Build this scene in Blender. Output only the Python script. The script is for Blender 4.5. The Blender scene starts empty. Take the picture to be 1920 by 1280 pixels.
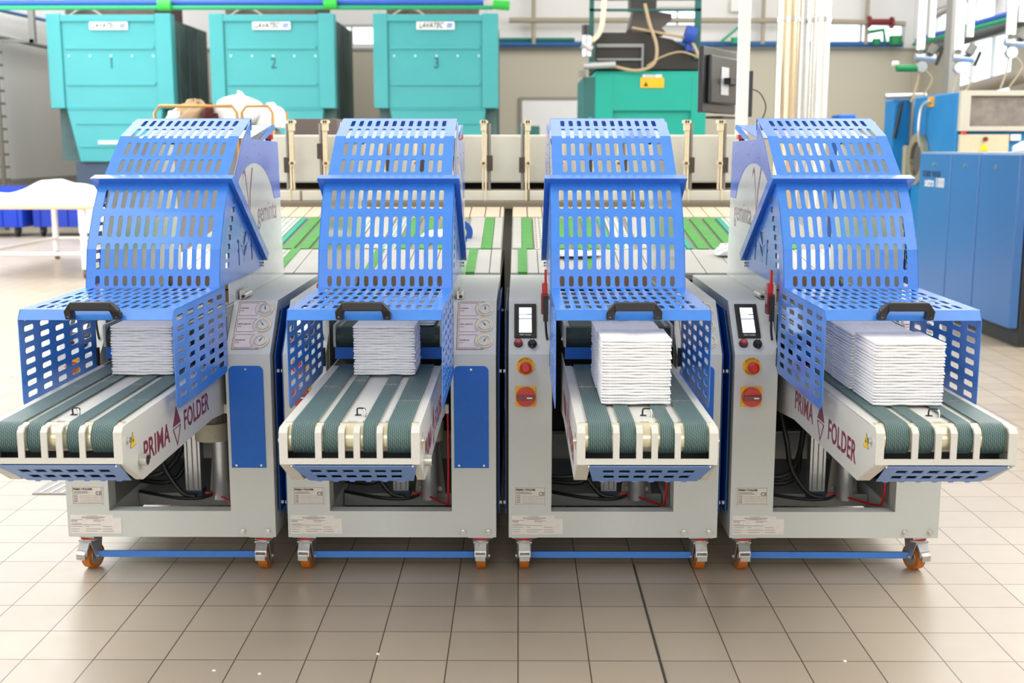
import bpy, bmesh, math, random
from mathutils import Vector, Matrix
from mathutils.geometry import tessellate_polygon
random.seed(7)
S = bpy.context.scene
COL = S.collection
PI = math.pi

# ------------------------------------------------------------------ camera
H = 1.425
cam_d = bpy.data.cameras.new('camera')
cam = bpy.data.objects.new('camera', cam_d)
COL.objects.link(cam)
cam.location = (0, 0, H)
cam.rotation_euler = (math.radians(90 - 9.34), 0, math.radians(0.3125))
cam_d.sensor_width = 36.0
cam_d.lens = 2200.0 / 1920.0 * 36.0
cam_d.clip_end = 200
cam_d.dof.use_dof = True
cam_d.dof.focus_distance = 3.55
cam_d.dof.aperture_fstop = 4.2
S.camera = cam

# ------------------------------------------------------------------ world, exposure, lights
w = bpy.data.worlds.new('daylight')
w.use_nodes = True
w.node_tree.nodes['Background'].inputs[0].default_value = (0.86, 0.93, 1.0, 1)
w.node_tree.nodes['Background'].inputs[1].default_value = 2.2
S.world = w
S.view_settings.view_transform = 'Standard'
S.view_settings.look = 'None'
S.view_settings.gamma = 1
S.view_settings.use_curve_mapping = False
S.view_settings.exposure = 0.26
S.cycles.use_denoising = True
S.cycles.max_bounces = 8
S.cycles.diffuse_bounces = 4
S.cycles.glossy_bounces = 3
S.cycles.transmission_bounces = 4
S.cycles.transparent_max_bounces = 8
S.cycles.sample_clamp_indirect = 6
S.cycles.caustics_reflective = False
S.cycles.caustics_refractive = False


def area(name, loc, rot, sx, sy, power, color=(1, 1, 1), spread=180):
    d = bpy.data.lights.new(name, 'AREA')
    d.shape = 'RECTANGLE'
    d.size, d.size_y = sx, sy
    d.energy = power
    d.color = color
    d.spread = math.radians(spread)
    o = bpy.data.objects.new(name, d)
    COL.objects.link(o)
    o.location = loc
    o.rotation_euler = rot
    return o


# rooflights and added fill lamps at the ceiling, daylight through the side and street windows
for lx in (-5.0, 5.2):
    for ly in (0.2, 6.5, 13.0, 19.5):
        area('rooflight_and_fill', (lx if ly < 1 else lx * 1.3, ly, 6.3), (0, 0, 0), 4.4, 6.2, (255 if lx < 0 else 235) * (0.85 if ly < 1 else 1), (0.97, 0.985, 1.0) if lx < 0 else (1, 0.98, 0.95))
area('rooflight_and_fill', (0, 11.0, 6.3), (0, 0, 0), 8.4, 4.5, 120, (1, 0.985, 0.965))  # added lamp, puts a sheen on the guards' upper slopes
area('rooflight_and_fill', (0, 21.0, 6.3), (0, 0, 0), 7.0, 3.0, 150, (1, 0.985, 0.965))
area('rooflight_and_fill', (-8.85, 22.8, 5.6), (0, 0, 0), 0.9, 6.0, 90, (1, 0.99, 0.97))  # added lamp that brightens the dim left wall beside the leftmost dryer
area('window_daylight_left', (-9.4, 12.0, 3.0), (0, math.radians(-90), 0), 3.6, 15.0, 560, (0.88, 0.94, 1.0))
area('window_daylight_right', (8.6, 12.0, 4.2), (0, math.radians(90), 0), 2.4, 14.0, 520, (1, 0.98, 0.95))
area('window_daylight_street', (-1.0, -5.9, 2.9), (math.radians(90), 0, 0), 12.0, 3.4, 260, (1, 0.99, 0.97))

# ------------------------------------------------------------------ materials
MATS = {}


def srgb(c):
    return tuple(((v / 255.0) / 12.92 if v <= 10 else (((v / 255.0) + 0.055) / 1.055) ** 2.4) for v in c)


def mat(name, rgb, rough=0.5, metal=0.0, bump=0.0, bscale=60.0, vary=0.0, emit=0.0, coat=0.0, spec=0.5, vscale=None):
    if name in MATS:
        return MATS[name]
    m = bpy.data.materials.new(name)
    m.use_nodes = True
    nt = m.node_tree
    b = nt.nodes['Principled BSDF']
    c = srgb(rgb) + (1,)
    b.inputs['Base Color'].default_value = c
    b.inputs['Roughness'].default_value = rough
    b.inputs['Metallic'].default_value = metal
    b.inputs['Specular IOR Level'].default_value = spec
    if coat:
        b.inputs['Coat Weight'].default_value = coat
        b.inputs['Coat Roughness'].default_value = 0.08
    tc = nt.nodes.new('ShaderNodeTexCoord')
    nz = nt.nodes.new('ShaderNodeTexNoise')
    nz.inputs['Scale'].default_value = vscale or bscale
    nz.inputs['Detail'].default_value = 3
    nt.links.new(tc.outputs['Object'], nz.inputs['Vector'])
    v = vary if vary else 0.04
    mr = nt.nodes.new('ShaderNodeMapRange')
    mr.inputs['From Min'].default_value = 0.3
    mr.inputs['From Max'].default_value = 0.7
    mr.inputs['To Min'].default_value = 1 - v
    mr.inputs['To Max'].default_value = 1 + v
    nt.links.new(nz.outputs['Fac'], mr.inputs['Value'])
    hs = nt.nodes.new('ShaderNodeHueSaturation')
    hs.inputs['Color'].default_value = c
    nt.links.new(mr.outputs['Result'], hs.inputs['Value'])
    nt.links.new(hs.outputs['Color'], b.inputs['Base Color'])
    if bump:
        n2 = nt.nodes.new('ShaderNodeTexNoise')
        n2.inputs['Scale'].default_value = bscale
        n2.inputs['Detail'].default_value = 2
        nt.links.new(tc.outputs['Object'], n2.inputs['Vector'])
        bp = nt.nodes.new('ShaderNodeBump')
        bp.inputs['Strength'].default_value = bump
        bp.inputs['Distance'].default_value = 0.01
        nt.links.new(n2.outputs['Fac'], bp.inputs['Height'])
        nt.links.new(bp.outputs['Normal'], b.inputs['Normal'])
    if emit:
        b.inputs['Emission Color'].default_value = c
        b.inputs['Emission Strength'].default_value = emit
    MATS[name] = m
    return m


BLUE = mat('blue_powder_coat', (62, 130, 220), 0.26, bump=0.05, bscale=35, coat=0.3)
BLUE_IN = mat('blue_panel_paint', (0, 98, 196), 0.5)
BLUE_SIDE = mat('blue_side_sheet', (72, 120, 220), 0.16, bump=0.04, bscale=12, coat=0.5)
BLUE_VENT = mat('blue_vent_paint', (100, 142, 212), 0.35)
GREY = mat('body_grey_paint', (200, 205, 203), 0.42, bump=0.06, bscale=260)
INNER = mat('inner_sheet_metal', (165, 170, 165), 0.34, 0.55)
PLATE = mat('white_side_sheet', (212, 218, 214), 0.2, coat=0.3)
CREAM = mat('conveyor_white_paint', (208, 209, 204), 0.36, bump=0.04, bscale=260)
BLACK = mat('black_plastic', (26, 26, 28), 0.42)
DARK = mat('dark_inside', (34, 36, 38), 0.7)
STEEL = mat('bright_steel', (205, 205, 202), 0.25, 0.9)
ZINC = mat('zinc_fork', (188, 190, 192), 0.32, 0.8, bump=0.1, bscale=60)
ORANGE = mat('polyurethane_wheel', (196, 108, 28), 0.4, vary=0.08)
ROLLER = mat('roller_cream_metal', (222, 214, 184), 0.2, 0.5)
MAROON = mat('maroon_vinyl', (120, 28, 58), 0.4)
RED = mat('red_plastic', (196, 22, 20), 0.3, coat=0.4)
DRED = mat('dark_red_plastic', (120, 14, 30), 0.25, coat=0.5)
YELLOW = mat('yellow_plastic', (244, 178, 16), 0.45)
WHITE = mat('white_plastic', (238, 238, 234), 0.5)
LABEL = mat('label_silver_white', (214, 210, 204), 0.45)
PAPER = mat('label_paper', (226, 222, 218), 0.7)
INK = mat('dark_print', (70, 66, 68), 0.7)
TANRING = mat('gauge_bezel', (226, 214, 192), 0.35)
DIAL = mat('gauge_dial', (206, 208, 210), 0.3, coat=0.6)
CLOTH = mat('white_cotton', (243, 243, 246), 0.9, bump=0.25, bscale=220, spec=0.15)
LINEN = mat('white_laundry', (240, 240, 240), 0.95, bump=0.3, bscale=30, spec=0.1)
ALU = mat('aluminium_profile', (190, 193, 196), 0.3, 0.7)
MOTOR = mat('motor_grey', (120, 120, 112), 0.5, 0.2)
HOSE = mat('black_rubber_hose', (20, 20, 22), 0.45)
REDTUBE = mat('red_air_tube', (205, 22, 24), 0.35)
TEAL = mat('turquoise_enamel', (64, 162, 165), 0.45, vary=0.03, vscale=2)
TEALG = mat('green_turquoise_enamel', (0, 158, 140), 0.45, vary=0.03, vscale=2)
SLATE = mat('slate_base_paint', (70, 84, 104), 0.6)
GREYGREEN = mat('dark_grey_green_side', (84, 108, 106), 0.7, vary=0.3, vscale=1.5)  # darker grey-green with broad random mottling
BROWN = mat('brown_sheet_duct', (96, 74, 68), 0.7, vary=0.3, vscale=3)
BEIGE = mat('ironer_beige', (222, 221, 212), 0.5, vary=0.05, vscale=4)
TAUPE = mat('ironer_taupe_rail', (142, 132, 112), 0.6)
IVORY = mat('ivory_plastic', (236, 222, 192), 0.5)
GBELT = mat('green_belt', (72, 150, 66), 0.65, vary=0.08, vscale=14)
TEALS = mat('teal_strip', (22, 160, 132), 0.55)
SLAT = mat('pale_slat', (218, 202, 180), 0.5, vary=0.05)
BEDW = mat('bed_white_sheet', (186, 186, 182), 0.4, vary=0.05, vscale=6)
CABBLUE = mat('cabinet_blue', (58, 108, 172), 0.3, vary=0.04, vscale=30)
CABDARK = mat('cabinet_louvre_dark', (42, 42, 44), 0.6)
WASHBLUE = mat('washer_blue', (10, 122, 190), 0.45, vary=0.05, vscale=3)
WASHGREY = mat('washer_grey_trim', (186, 184, 172), 0.5)
FLUE = mat('polished_flue', (240, 240, 238), 0.3, 0.55)
FLUETAN = mat('warm_polished_flue', (226, 208, 176), 0.24, 0.7)
POLE = mat('white_post_paint', (236, 236, 236), 0.5)
PIPEG = mat('green_pipe', (30, 160, 110), 0.5)
PIPEB = mat('blue_pipe', (44, 92, 190), 0.5)
PIPEGREY = mat('taupe_pipe', (168, 158, 140), 0.5)
PIPERED = mat('red_valve', (128, 30, 36), 0.5)
BINBLUE = mat('blue_bin_plastic', (18, 62, 190), 0.45)
BRASS = mat('brass_tube', (186, 142, 78), 0.35, 0.6)
GLASS = mat('clear_tube', (235, 240, 240), 0.1, 0.4)


def belt_material():
    m = bpy.data.materials.new('dark_green_ribbed_belt')
    m.use_nodes = True
    nt = m.node_tree
    b = nt.nodes['Principled BSDF']
    b.inputs['Roughness'].default_value = 0.45
    tc = nt.nodes.new('ShaderNodeTexCoord')
    wv = nt.nodes.new('ShaderNodeTexWave')
    wv.bands_direction = 'X'
    wv.inputs['Scale'].default_value = 62
    wv.inputs['Distortion'].default_value = 0.3
    wv.inputs['Detail'].default_value = 0
    nt.links.new(tc.outputs['Object'], wv.inputs['Vector'])
    w2 = nt.nodes.new('ShaderNodeTexWave')
    w2.bands_direction = 'DIAGONAL'
    w2.inputs['Scale'].default_value = 55
    nt.links.new(tc.outputs['Object'], w2.inputs['Vector'])
    mx = nt.nodes.new('ShaderNodeMath')
    mx.operation = 'MULTIPLY'
    nt.links.new(wv.outputs['Fac'], mx.inputs[0])
    ad = nt.nodes.new('ShaderNodeMath')
    ad.operation = 'MULTIPLY_ADD'
    ad.inputs[1].default_value = 0.45
    ad.inputs[2].default_value = 0.55
    nt.links.new(w2.outputs['Fac'], ad.inputs[0])
    nt.links.new(ad.outputs[0], mx.inputs[1])
    cr = nt.nodes.new('ShaderNodeMixRGB')
    cr.inputs[1].default_value = srgb((36, 62, 64)) + (1,)
    cr.inputs[2].default_value = srgb((104, 136, 134)) + (1,)
    nt.links.new(mx.outputs[0], cr.inputs[0])
    nt.links.new(cr.outputs[0], b.inputs['Base Color'])
    bp = nt.nodes.new('ShaderNodeBump')
    bp.inputs['Strength'].default_value = 0.6
    bp.inputs['Distance'].default_value = 0.001
    nt.links.new(mx.outputs[0], bp.inputs['Height'])
    nt.links.new(bp.outputs['Normal'], b.inputs['Normal'])
    return m


BELT = belt_material()


def tile_material():
    m = bpy.data.materials.new('beige_floor_tiles')
    m.use_nodes = True
    nt = m.node_tree
    b = nt.nodes['Principled BSDF']
    tc = nt.nodes.new('ShaderNodeTexCoord')
    mp = nt.nodes.new('ShaderNodeMapping')
    mp.inputs['Location'].default_value = (0.0, -3.12, 0)
    nt.links.new(tc.outputs['Object'], mp.inputs['Vector'])
    br = nt.nodes.new('ShaderNodeTexBrick')
    br.offset = 0
    br.inputs['Scale'].default_value = 1
    br.inputs['Brick Width'].default_value = 0.2
    br.inputs['Row Height'].default_value = 0.1985
    br.inputs['Mortar Size'].default_value = 0.0021
    br.inputs['Mortar Smooth'].default_value = 0.1
    br.inputs['Bias'].default_value = 0.0
    br.inputs['Color1'].default_value = srgb((184, 171, 153)) + (1,)
    br.inputs['Color2'].default_value = srgb((176, 163, 147)) + (1,)
    br.inputs['Mortar'].default_value = srgb((98, 88, 74)) + (1,)
    nt.links.new(mp.outputs['Vector'], br.inputs['Vector'])
    nz = nt.nodes.new('ShaderNodeTexNoise')
    nz.inputs['Scale'].default_value = 1.1
    nz.inputs['Detail'].default_value = 4
    nt.links.new(tc.outputs['Object'], nz.inputs['Vector'])
    mr = nt.nodes.new('ShaderNodeMapRange')
    mr.inputs['To Min'].default_value = 0.9
    mr.inputs['To Max'].default_value = 1.1
    nt.links.new(nz.outputs['Fac'], mr.inputs['Value'])
    hs = nt.nodes.new('ShaderNodeHueSaturation')
    nt.links.new(br.outputs['Color'], hs.inputs['Color'])
    nt.links.new(mr.outputs['Result'], hs.inputs['Value'])
    nt.links.new(hs.outputs['Color'], b.inputs['Base Color'])
    n3 = nt.nodes.new('ShaderNodeTexNoise')
    n3.inputs['Scale'].default_value = 14
    nt.links.new(tc.outputs['Object'], n3.inputs['Vector'])
    m3 = nt.nodes.new('ShaderNodeMapRange')
    m3.inputs['To Min'].default_value = 0.24
    m3.inputs['To Max'].default_value = 0.4
    nt.links.new(n3.outputs['Fac'], m3.inputs['Value'])
    nt.links.new(m3.outputs['Result'], b.inputs['Roughness'])
    bp = nt.nodes.new('ShaderNodeBump')
    bp.inputs['Strength'].default_value = 0.6
    bp.inputs['Distance'].default_value = 0.002
    bp.invert = True
    nt.links.new(br.outputs['Fac'], bp.inputs['Height'])
    nt.links.new(bp.outputs['Normal'], b.inputs['Normal'])
    return m


TILES = tile_material()


def wall_material(name, low, high, split, seam=1.15):
    """sandwich-panel wall: tinted panels below `split`, white panels above, vertical seams"""
    m = bpy.data.materials.new(name)
    m.use_nodes = True
    nt = m.node_tree
    b = nt.nodes['Principled BSDF']
    b.inputs['Roughness'].default_value = 0.6
    tc = nt.nodes.new('ShaderNodeTexCoord')
    sp = nt.nodes.new('ShaderNodeSeparateXYZ')
    nt.links.new(tc.outputs['Object'], sp.inputs[0])
    gt = nt.nodes.new('ShaderNodeMath')
    gt.operation = 'GREATER_THAN'
    gt.inputs[1].default_value = split
    nt.links.new(sp.outputs['Z'], gt.inputs[0])
    mx = nt.nodes.new('ShaderNodeMixRGB')
    mx.inputs[1].default_value = srgb(low) + (1,)
    mx.inputs[2].default_value = srgb(high) + (1,)
    nt.links.new(gt.outputs[0], mx.inputs[0])
    ad = nt.nodes.new('ShaderNodeMath')
    nt.links.new(sp.outputs['X'], ad.inputs[0])
    nt.links.new(sp.outputs['Y'], ad.inputs[1])
    pp = nt.nodes.new('ShaderNodeMath')
    pp.operation = 'PINGPONG'
    pp.inputs[1].default_value = seam
    nt.links.new(ad.outputs[0], pp.inputs[0])
    ls = nt.nodes.new('ShaderNodeMath')
    ls.operation = 'LESS_THAN'
    ls.inputs[1].default_value = 0.012
    nt.links.new(pp.outputs[0], ls.inputs[0])
    sc = nt.nodes.new('ShaderNodeMath')
    sc.operation = 'MULTIPLY'
    sc.inputs[1].default_value = 0.22
    nt.links.new(ls.outputs[0], sc.inputs[0])
    m2 = nt.nodes.new('ShaderNodeMixRGB')
    m2.inputs[2].default_value = srgb((120, 116, 108)) + (1,)
    nt.links.new(sc.outputs[0], m2.inputs[0])
    nt.links.new(mx.outputs[0], m2.inputs[1])
    nt.links.new(m2.outputs[0], b.inputs['Base Color'])
    return m


def pane_material():
    m = bpy.data.materials.new('window_pane')
    m.use_nodes = True
    nt = m.node_tree
    for n in list(nt.nodes):
        if n.type == 'BSDF_PRINCIPLED':
            nt.nodes.remove(n)
    out = nt.nodes['Material Output']
    t = nt.nodes.new('ShaderNodeBsdfTransparent')
    t.inputs[0].default_value = (0.96, 0.98, 0.98, 1)
    g = nt.nodes.new('ShaderNodeBsdfGlossy')
    g.inputs['Roughness'].default_value = 0.05
    mx = nt.nodes.new('ShaderNodeMixShader')
    mx.inputs[0].default_value = 0.06
    nt.links.new(t.outputs[0], mx.inputs[1])
    nt.links.new(g.outputs[0], mx.inputs[2])
    nt.links.new(mx.outputs[0], out.inputs[0])
    return m


PANE = pane_material()


# ------------------------------------------------------------------ mesh helper
class MB:
    def __init__(self):
        self.v, self.f, self.mi, self.sm = [], [], [], []
        self.mats = []

    def _m(self, m):
        if m not in self.mats:
            self.mats.append(m)
        return self.mats.index(m)

    def add(self, vs, fs, m, smooth=False):
        i = len(self.v)
        k = self._m(m)
        self.v += [tuple(p) for p in vs]
        for f in fs:
            self.f.append([a + i for a in f])
            self.mi.append(k)
            self.sm.append(smooth)
        return self

    def box(self, x0, x1, y0, y1, z0, z1, m):
        vs = [(x, y, z) for x in (x0, x1) for y in (y0, y1) for z in (z0, z1)]
        fs = [(0, 1, 3, 2), (4, 6, 7, 5), (0, 4, 5, 1), (2, 3, 7, 6), (0, 2, 6, 4), (1, 5, 7, 3)]
        return self.add(vs, fs, m)

    def obox(self, c, ax, ay, az, m):
        """oriented box: centre and three half-extent vectors"""
        c = Vector(c); ax = Vector(ax); ay = Vector(ay); az = Vector(az)
        vs = [c + ax * i + ay * j + az * k for i in (-1, 1) for j in (-1, 1) for k in (-1, 1)]
        fs = [(0, 1, 3, 2), (4, 6, 7, 5), (0, 4, 5, 1), (2, 3, 7, 6), (0, 2, 6, 4), (1, 5, 7, 3)]
        return self.add(vs, fs, m)

    def cyl(self, p0, p1, r, m, n=20, r1=None, cap=True):
        p0 = Vector(p0); p1 = Vector(p1)
        d = (p1 - p0).normalized()
        a = Vector((0, 0, 1)) if abs(d.z) < 0.9 else Vector((1, 0, 0))
        u = d.cross(a).normalized()
        v = d.cross(u)
        r1 = r if r1 is None else r1
        vs, fs = [], []
        for k in range(n):
            t = 2 * PI * k / n
            e = u * math.cos(t) + v * math.sin(t)
            vs += [p0 + e * r, p1 + e * r1]
        for k in range(n):
            a, b = 2 * k, 2 * ((k + 1) % n)
            fs.append((a, b, b + 1, a + 1))
        self.add(vs, fs, m, True)
        if cap:
            self.add(vs[0::2], [tuple(range(n))], m)
            self.add(vs[1::2], [tuple(reversed(range(n)))], m)
        return self

    def ring(self, c, d, ri, ro, t, m, n=28):
        """flat annulus of thickness t about axis d"""
        c = Vector(c); d = Vector(d).normalized()
        a = Vector((0, 0, 1)) if abs(d.z) < 0.9 else Vector((1, 0, 0))
        u = d.cross(a).normalized(); v = d.cross(u)
        vs, fs = [], []
        for k in range(n):
            q = 2 * PI * k / n
            e = u * math.cos(q) + v * math.sin(q)
            vs += [c + e * ri, c + e * ro, c + e * ro + d * t, c + e * ri + d * t]
        for k in range(n):
            a = 4 * k; b = 4 * ((k + 1) % n)
            for j in range(4):
                fs.append((a + j, a + (j + 1) % 4, b + (j + 1) % 4, b + j))
        return self.add(vs, fs, m, False)

    def tube(self, pts, r, m, n=10, res=6, smooth=True):
        pts = [Vector(p) for p in pts]
        if smooth and len(pts) > 2:
            q = []
            P = [pts[0]] + pts + [pts[-1]]
            for i in range(1, len(P) - 2):
                for j in range(res):
                    t = j / res
                    a, b, c, d = P[i - 1], P[i], P[i + 1], P[i + 2]
                    q.append(0.5 * ((2 * b) + (c - a) * t + (2 * a - 5 * b + 4 * c - d) * t * t + (3 * b - a - 3 * c + d) * t ** 3))
            q.append(pts[-1])
            pts = q
        vs, fs = [], []
        ref = None
        for i, p in enumerate(pts):
            d = (pts[min(i + 1, len(pts) - 1)] - pts[max(i - 1, 0)]).normalized()
            if ref is None:
                a = Vector((0, 0, 1)) if abs(d.z) < 0.9 else Vector((1, 0, 0))
                u = d.cross(a).normalized()
            else:
                u = (ref - d * ref.dot(d)).normalized()
            ref = u
            v = d.cross(u)
            for k in range(n):
                t = 2 * PI * k / n
                vs.append(p + (u * math.cos(t) + v * math.sin(t)) * r)
        for i in range(len(pts) - 1):
            for k in range(n):
                a = i * n + k; b = i * n + (k + 1) % n
                fs.append((a, b, b + n, a + n))
        self.add(vs, fs, m, True)
        self.add(vs[:n], [tuple(reversed(range(n)))], m)
        self.add(vs[-n:], [tuple(range(n))], m)
        return self

    def prism(self, loops, fn, t0, t1, m):
        """polygon with holes (2-D loops) -> slab between fn(u,v,t0) and fn(u,v,t1)"""
        flat = [p for l in loops for p in l]
        tris = tessellate_polygon([[Vector((p[0], p[1], 0)) for p in l] for l in loops])
        n = len(flat)
        vs = [fn(p[0], p[1], t0) for p in flat] + [fn(p[0], p[1], t1) for p in flat]
        fs = []
        for t in tris:
            fs.append(tuple(t))
            fs.append(tuple(a + n for a in reversed(t)))
        i = 0
        for l in loops:
            k = len(l)
            for j in range(k):
                a = i + j; b = i + (j + 1) % k
                fs.append((a, b, b + n, a + n))
            i += k
        return self.add(vs, fs, m)

    def text(self, s, size, M, m, extrude=0.0006, bold=0.0, sx=1.0, align='CENTER', space=1.0):
        c = bpy.data.curves.new('t', 'FONT')
        c.body = s
        c.size = size
        c.extrude = extrude
        c.offset = bold
        c.align_x = align
        c.align_y = 'CENTER'
        c.space_character = space
        c.resolution_u = 3
        o = bpy.data.objects.new('t', c)
        COL.objects.link(o)
        bpy.context.view_layer.update()
        me = bpy.data.meshes.new_from_object(o.evaluated_get(bpy.context.evaluated_depsgraph_get()))
        vs = [M @ Vector((v.co.x * sx, v.co.y, v.co.z)) for v in me.vertices]
        fs = [tuple(p.vertices) for p in me.polygons]
        self.add(vs, fs, m)
        bpy.data.objects.remove(o)
        bpy.data.curves.remove(c)
        bpy.data.meshes.remove(me)
        return self

    def mesh(self, name, off=(0, 0, 0), fix=True):
        me = bpy.data.meshes.new(name)
        ox, oy, oz = off
        me.from_pydata([(x - ox, y - oy, z - oz) for x, y, z in self.v], [], self.f)
        for m in self.mats:
            me.materials.append(m)
        me.polygons.foreach_set('material_index', self.mi)
        me.polygons.foreach_set('use_smooth', self.sm)
        if fix:
            bm = bmesh.new()
            bm.from_mesh(me)
            bmesh.ops.recalc_face_normals(bm, faces=bm.faces)
            bm.to_mesh(me)
            bm.free()
        me.update()
        return me

    def build(self, name, parent=None, off=None, bevel=0.0, origin=None):
        """link as ONE object. off: where the parent's origin is in build space; origin: own origin"""
        po = Vector(off or (0, 0, 0))
        own = Vector(origin) if origin is not None else po
        o = bpy.data.objects.new(name, self.mesh(name, own))
        COL.objects.link(o)
        if parent is not None:
            o.parent = parent
        o.location = own - po
        if bevel:
            b = o.modifiers.new('bevel', 'BEVEL')
            b.width = bevel
            b.segments = 2
            b.limit_method = 'ANGLE'
            b.angle_limit = math.radians(40)
            b.harden_normals = False
        return o


def tag(o, label=None, cat=None, group=None, kind=None):
    if label: o['label'] = label
    if cat: o['category'] = cat
    if group: o['group'] = group
    if kind: o['kind'] = kind
    return o


def empty(name, loc, label, cat, group=None, rz=0.0):
    o = bpy.data.objects.new(name, None)
    o.empty_display_size = 0.1
    COL.objects.link(o)
    o.location = loc
    o.rotation_euler = (0, 0, rz)
    return tag(o, label, cat, group)


def copy_tree(o, parent=None):
    c = o.copy()
    COL.objects.link(c)
    c.parent = parent
    for ch in list(o.children):
        copy_tree(ch, c)
    return c


def struct(o):
    o['kind'] = 'structure'
    return o


def stadium(cx, cy, hw, hh, n=5, r=None):
    """rounded slot outline, half-width hw (u) and half-height hh (v)"""
    r = min(hw, hh) if r is None else r
    pts = []
    for (sx, sy, a0) in ((1, 1, 0), (-1, 1, PI / 2), (-1, -1, PI), (1, -1, 1.5 * PI)):
        for k in range(n):
            a = a0 + (PI / 2) * k / (n - 1)
            pts.append((cx + sx * (hw - r) + r * math.cos(a), cy + sy * (hh - r) + r * math.sin(a)))
    out = []
    for p in pts:
        if not out or (abs(p[0] - out[-1][0]) + abs(p[1] - out[-1][1])) > 1e-6:
            out.append(p)
    if abs(out[0][0] - out[-1][0]) + abs(out[0][1] - out[-1][1]) < 1e-6:
        out.pop()
    return out


def slotted_sheet(mb, u0, u1, v0, v1, rows, cols, bends, fn, m, t=0.002, r=None, shear=0.0):
    """flat pattern [u0,u1]x[v0,v1] with a slot per (col,row); rows: (va,vb), cols: (centre, half width).
    The flat mesh is split at every bend line, then folded with fn(u,v)->(point, normal)"""
    bm = bmesh.new()
    vcache = {}

    def vert(u, v):
        k = (round(u, 6), round(v, 6))
        if k not in vcache:
            vcache[k] = bm.verts.new((u, v, 0))
        return vcache[k]

    def quad(a, b, c, d):
        if abs(b - a) < 1e-6 or abs(d - c) < 1e-6: return
        bm.faces.new([vert(a, c), vert(b, c), vert(b, d), vert(a, d)])
    ue = [u0]
    for i, (c, hw) in enumerate(cols):
        lo = c - hw - 0.004 if i == 0 else (cols[i - 1][0] + c) / 2
        ue.append(lo)
    ue.append(cols[-1][0] + cols[-1][1] + 0.004)
    vcur = v0
    for (va, vb) in rows:
        ca, cb = va - 0.003, vb + 0.003
        ca = max(ca, vcur)
        for i in range(len(ue) - 1):
            quad(ue[i], ue[i + 1], vcur, ca)
        quad(ue[-1], u1, vcur, ca)
        quad(ue[0], ue[1], ca, cb)
        quad(ue[-1], u1, ca, cb)
        for i, (c, hw) in enumerate(cols):
            a, b = ue[i + 1], ue[i + 2]
            hole = stadium(c, (va + vb) / 2, hw, (vb - va) / 2, 4, r)
            hv = [vert(*p) for p in hole]
            corners = [(b, cb), (a, cb), (a, ca), (b, ca)]
            k = len(hole)
            # link each quarter of the hole to its corner
            q = k // 4
            cv = [vert(*p) for p in corners]
            for j in range(4):
                seg = [hv[(j * q + s) % k] for s in range(q + (1 if k % 4 == 0 else 0))] if False else None
            idx = [min(range(k), key=lambda n_: (hole[n_][0] - p[0]) ** 2 + (hole[n_][1] - p[1]) ** 2) for p in corners]
            for j in range(4):
                i0, i1 = idx[j], idx[(j + 1) % 4]
                n_ = (i1 - i0) % k
                seq = [hv[(i0 + s) % k] for s in range(n_ + 1)]
                try:
                    bm.faces.new([cv[j]] + seq + [cv[(j + 1) % 4]])
                except ValueError:
                    pass
        vcur = cb
    for i in range(len(ue) - 1):
        quad(ue[i], ue[i + 1], vcur, v1)
    quad(ue[-1], u1, vcur, v1)
    bmesh.ops.triangulate(bm, faces=[f for f in bm.faces if len(f.verts) > 4])
    for bv in bends:
        bmesh.ops.bisect_plane(bm, geom=bm.verts[:] + bm.edges[:] + bm.faces[:], plane_co=(0, bv, 0), plane_no=(0, 1, 0))
    bm.verts.index_update()
    n = len(bm.verts)
    flat = [(v.co.x, v.co.y) for v in bm.verts]
    top = []
    bot = []
    for (u, v) in flat:
        p, nn = fn(u + shear * v, v)
        top.append(Vector(p))
        bot.append(Vector(p) - Vector(nn) * t)
    fs = [tuple(x.index for x in f.verts) for f in bm.faces]
    mb.add(top, fs, m)
    mb.add(bot, [tuple(reversed(f)) for f in fs], m)
    rim = []
    for e in bm.edges:
        if len(e.link_faces) == 1:
            a, b = e.verts[0].index, e.verts[1].index
            rim.append((a, b, b + n, a + n))
    mb.add(top + bot, rim, m)
    bm.free()


def folded(profile):
    """profile: list of (Y,Z). returns total length, bend list and fn(u,s)"""
    L = [0.0]
    for a, b in zip(profile, profile[1:]):
        L.append(L[-1] + math.hypot(b[0] - a[0], b[1] - a[1]))

    def fn(u, s):
        i = 0
        while i < len(L) - 2 and s > L[i + 1] + 1e-7:
            i += 1
        a, b = profile[i], profile[i + 1]
        d = L[i + 1] - L[i]
        t = (s - L[i]) / d
        ty, tz = (b[0] - a[0]) / d, (b[1] - a[1]) / d
        return (u, a[0] + (b[0] - a[0]) * t, a[1] + (b[1] - a[1]) * t), (0, tz, -ty)
    return L, fn


# ================================================================== SETTING
XL_, XR_, YF_, YB_, ZT_ = -9.5, 8.7, -6.0, 26.0, 6.5
mb = MB().box(XL_ - .3, XR_ + .3, YF_ - .3, YB_ + .3, -0.1, 0, TILES)
struct(mb.build('floor'))
mb = MB().box(-.0035 + .4, .0035 + .4, -2.0, 3.9, -0.01, 0.0006, mat('joint_sealant', (72, 66, 60), 0.6))
mb.box(.0045 + .4, .0065 + .4, -2.0, 3.9, -0.01, 0.0009, mat('joint_metal', (196, 192, 182), 0.4, 0.5))
struct(mb.build('trim_1'))
WB = wall_material('sandwich_panel_wall', (190, 184, 168), (236, 235, 234), 3.52)
WR = wall_material('sandwich_panel_wall_right', (186, 182, 168), (232, 232, 232), 3.63)
WL = wall_material('sandwich_panel_wall_left', (222, 220, 216), (226, 225, 222), 3.3, 2.1)


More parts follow.
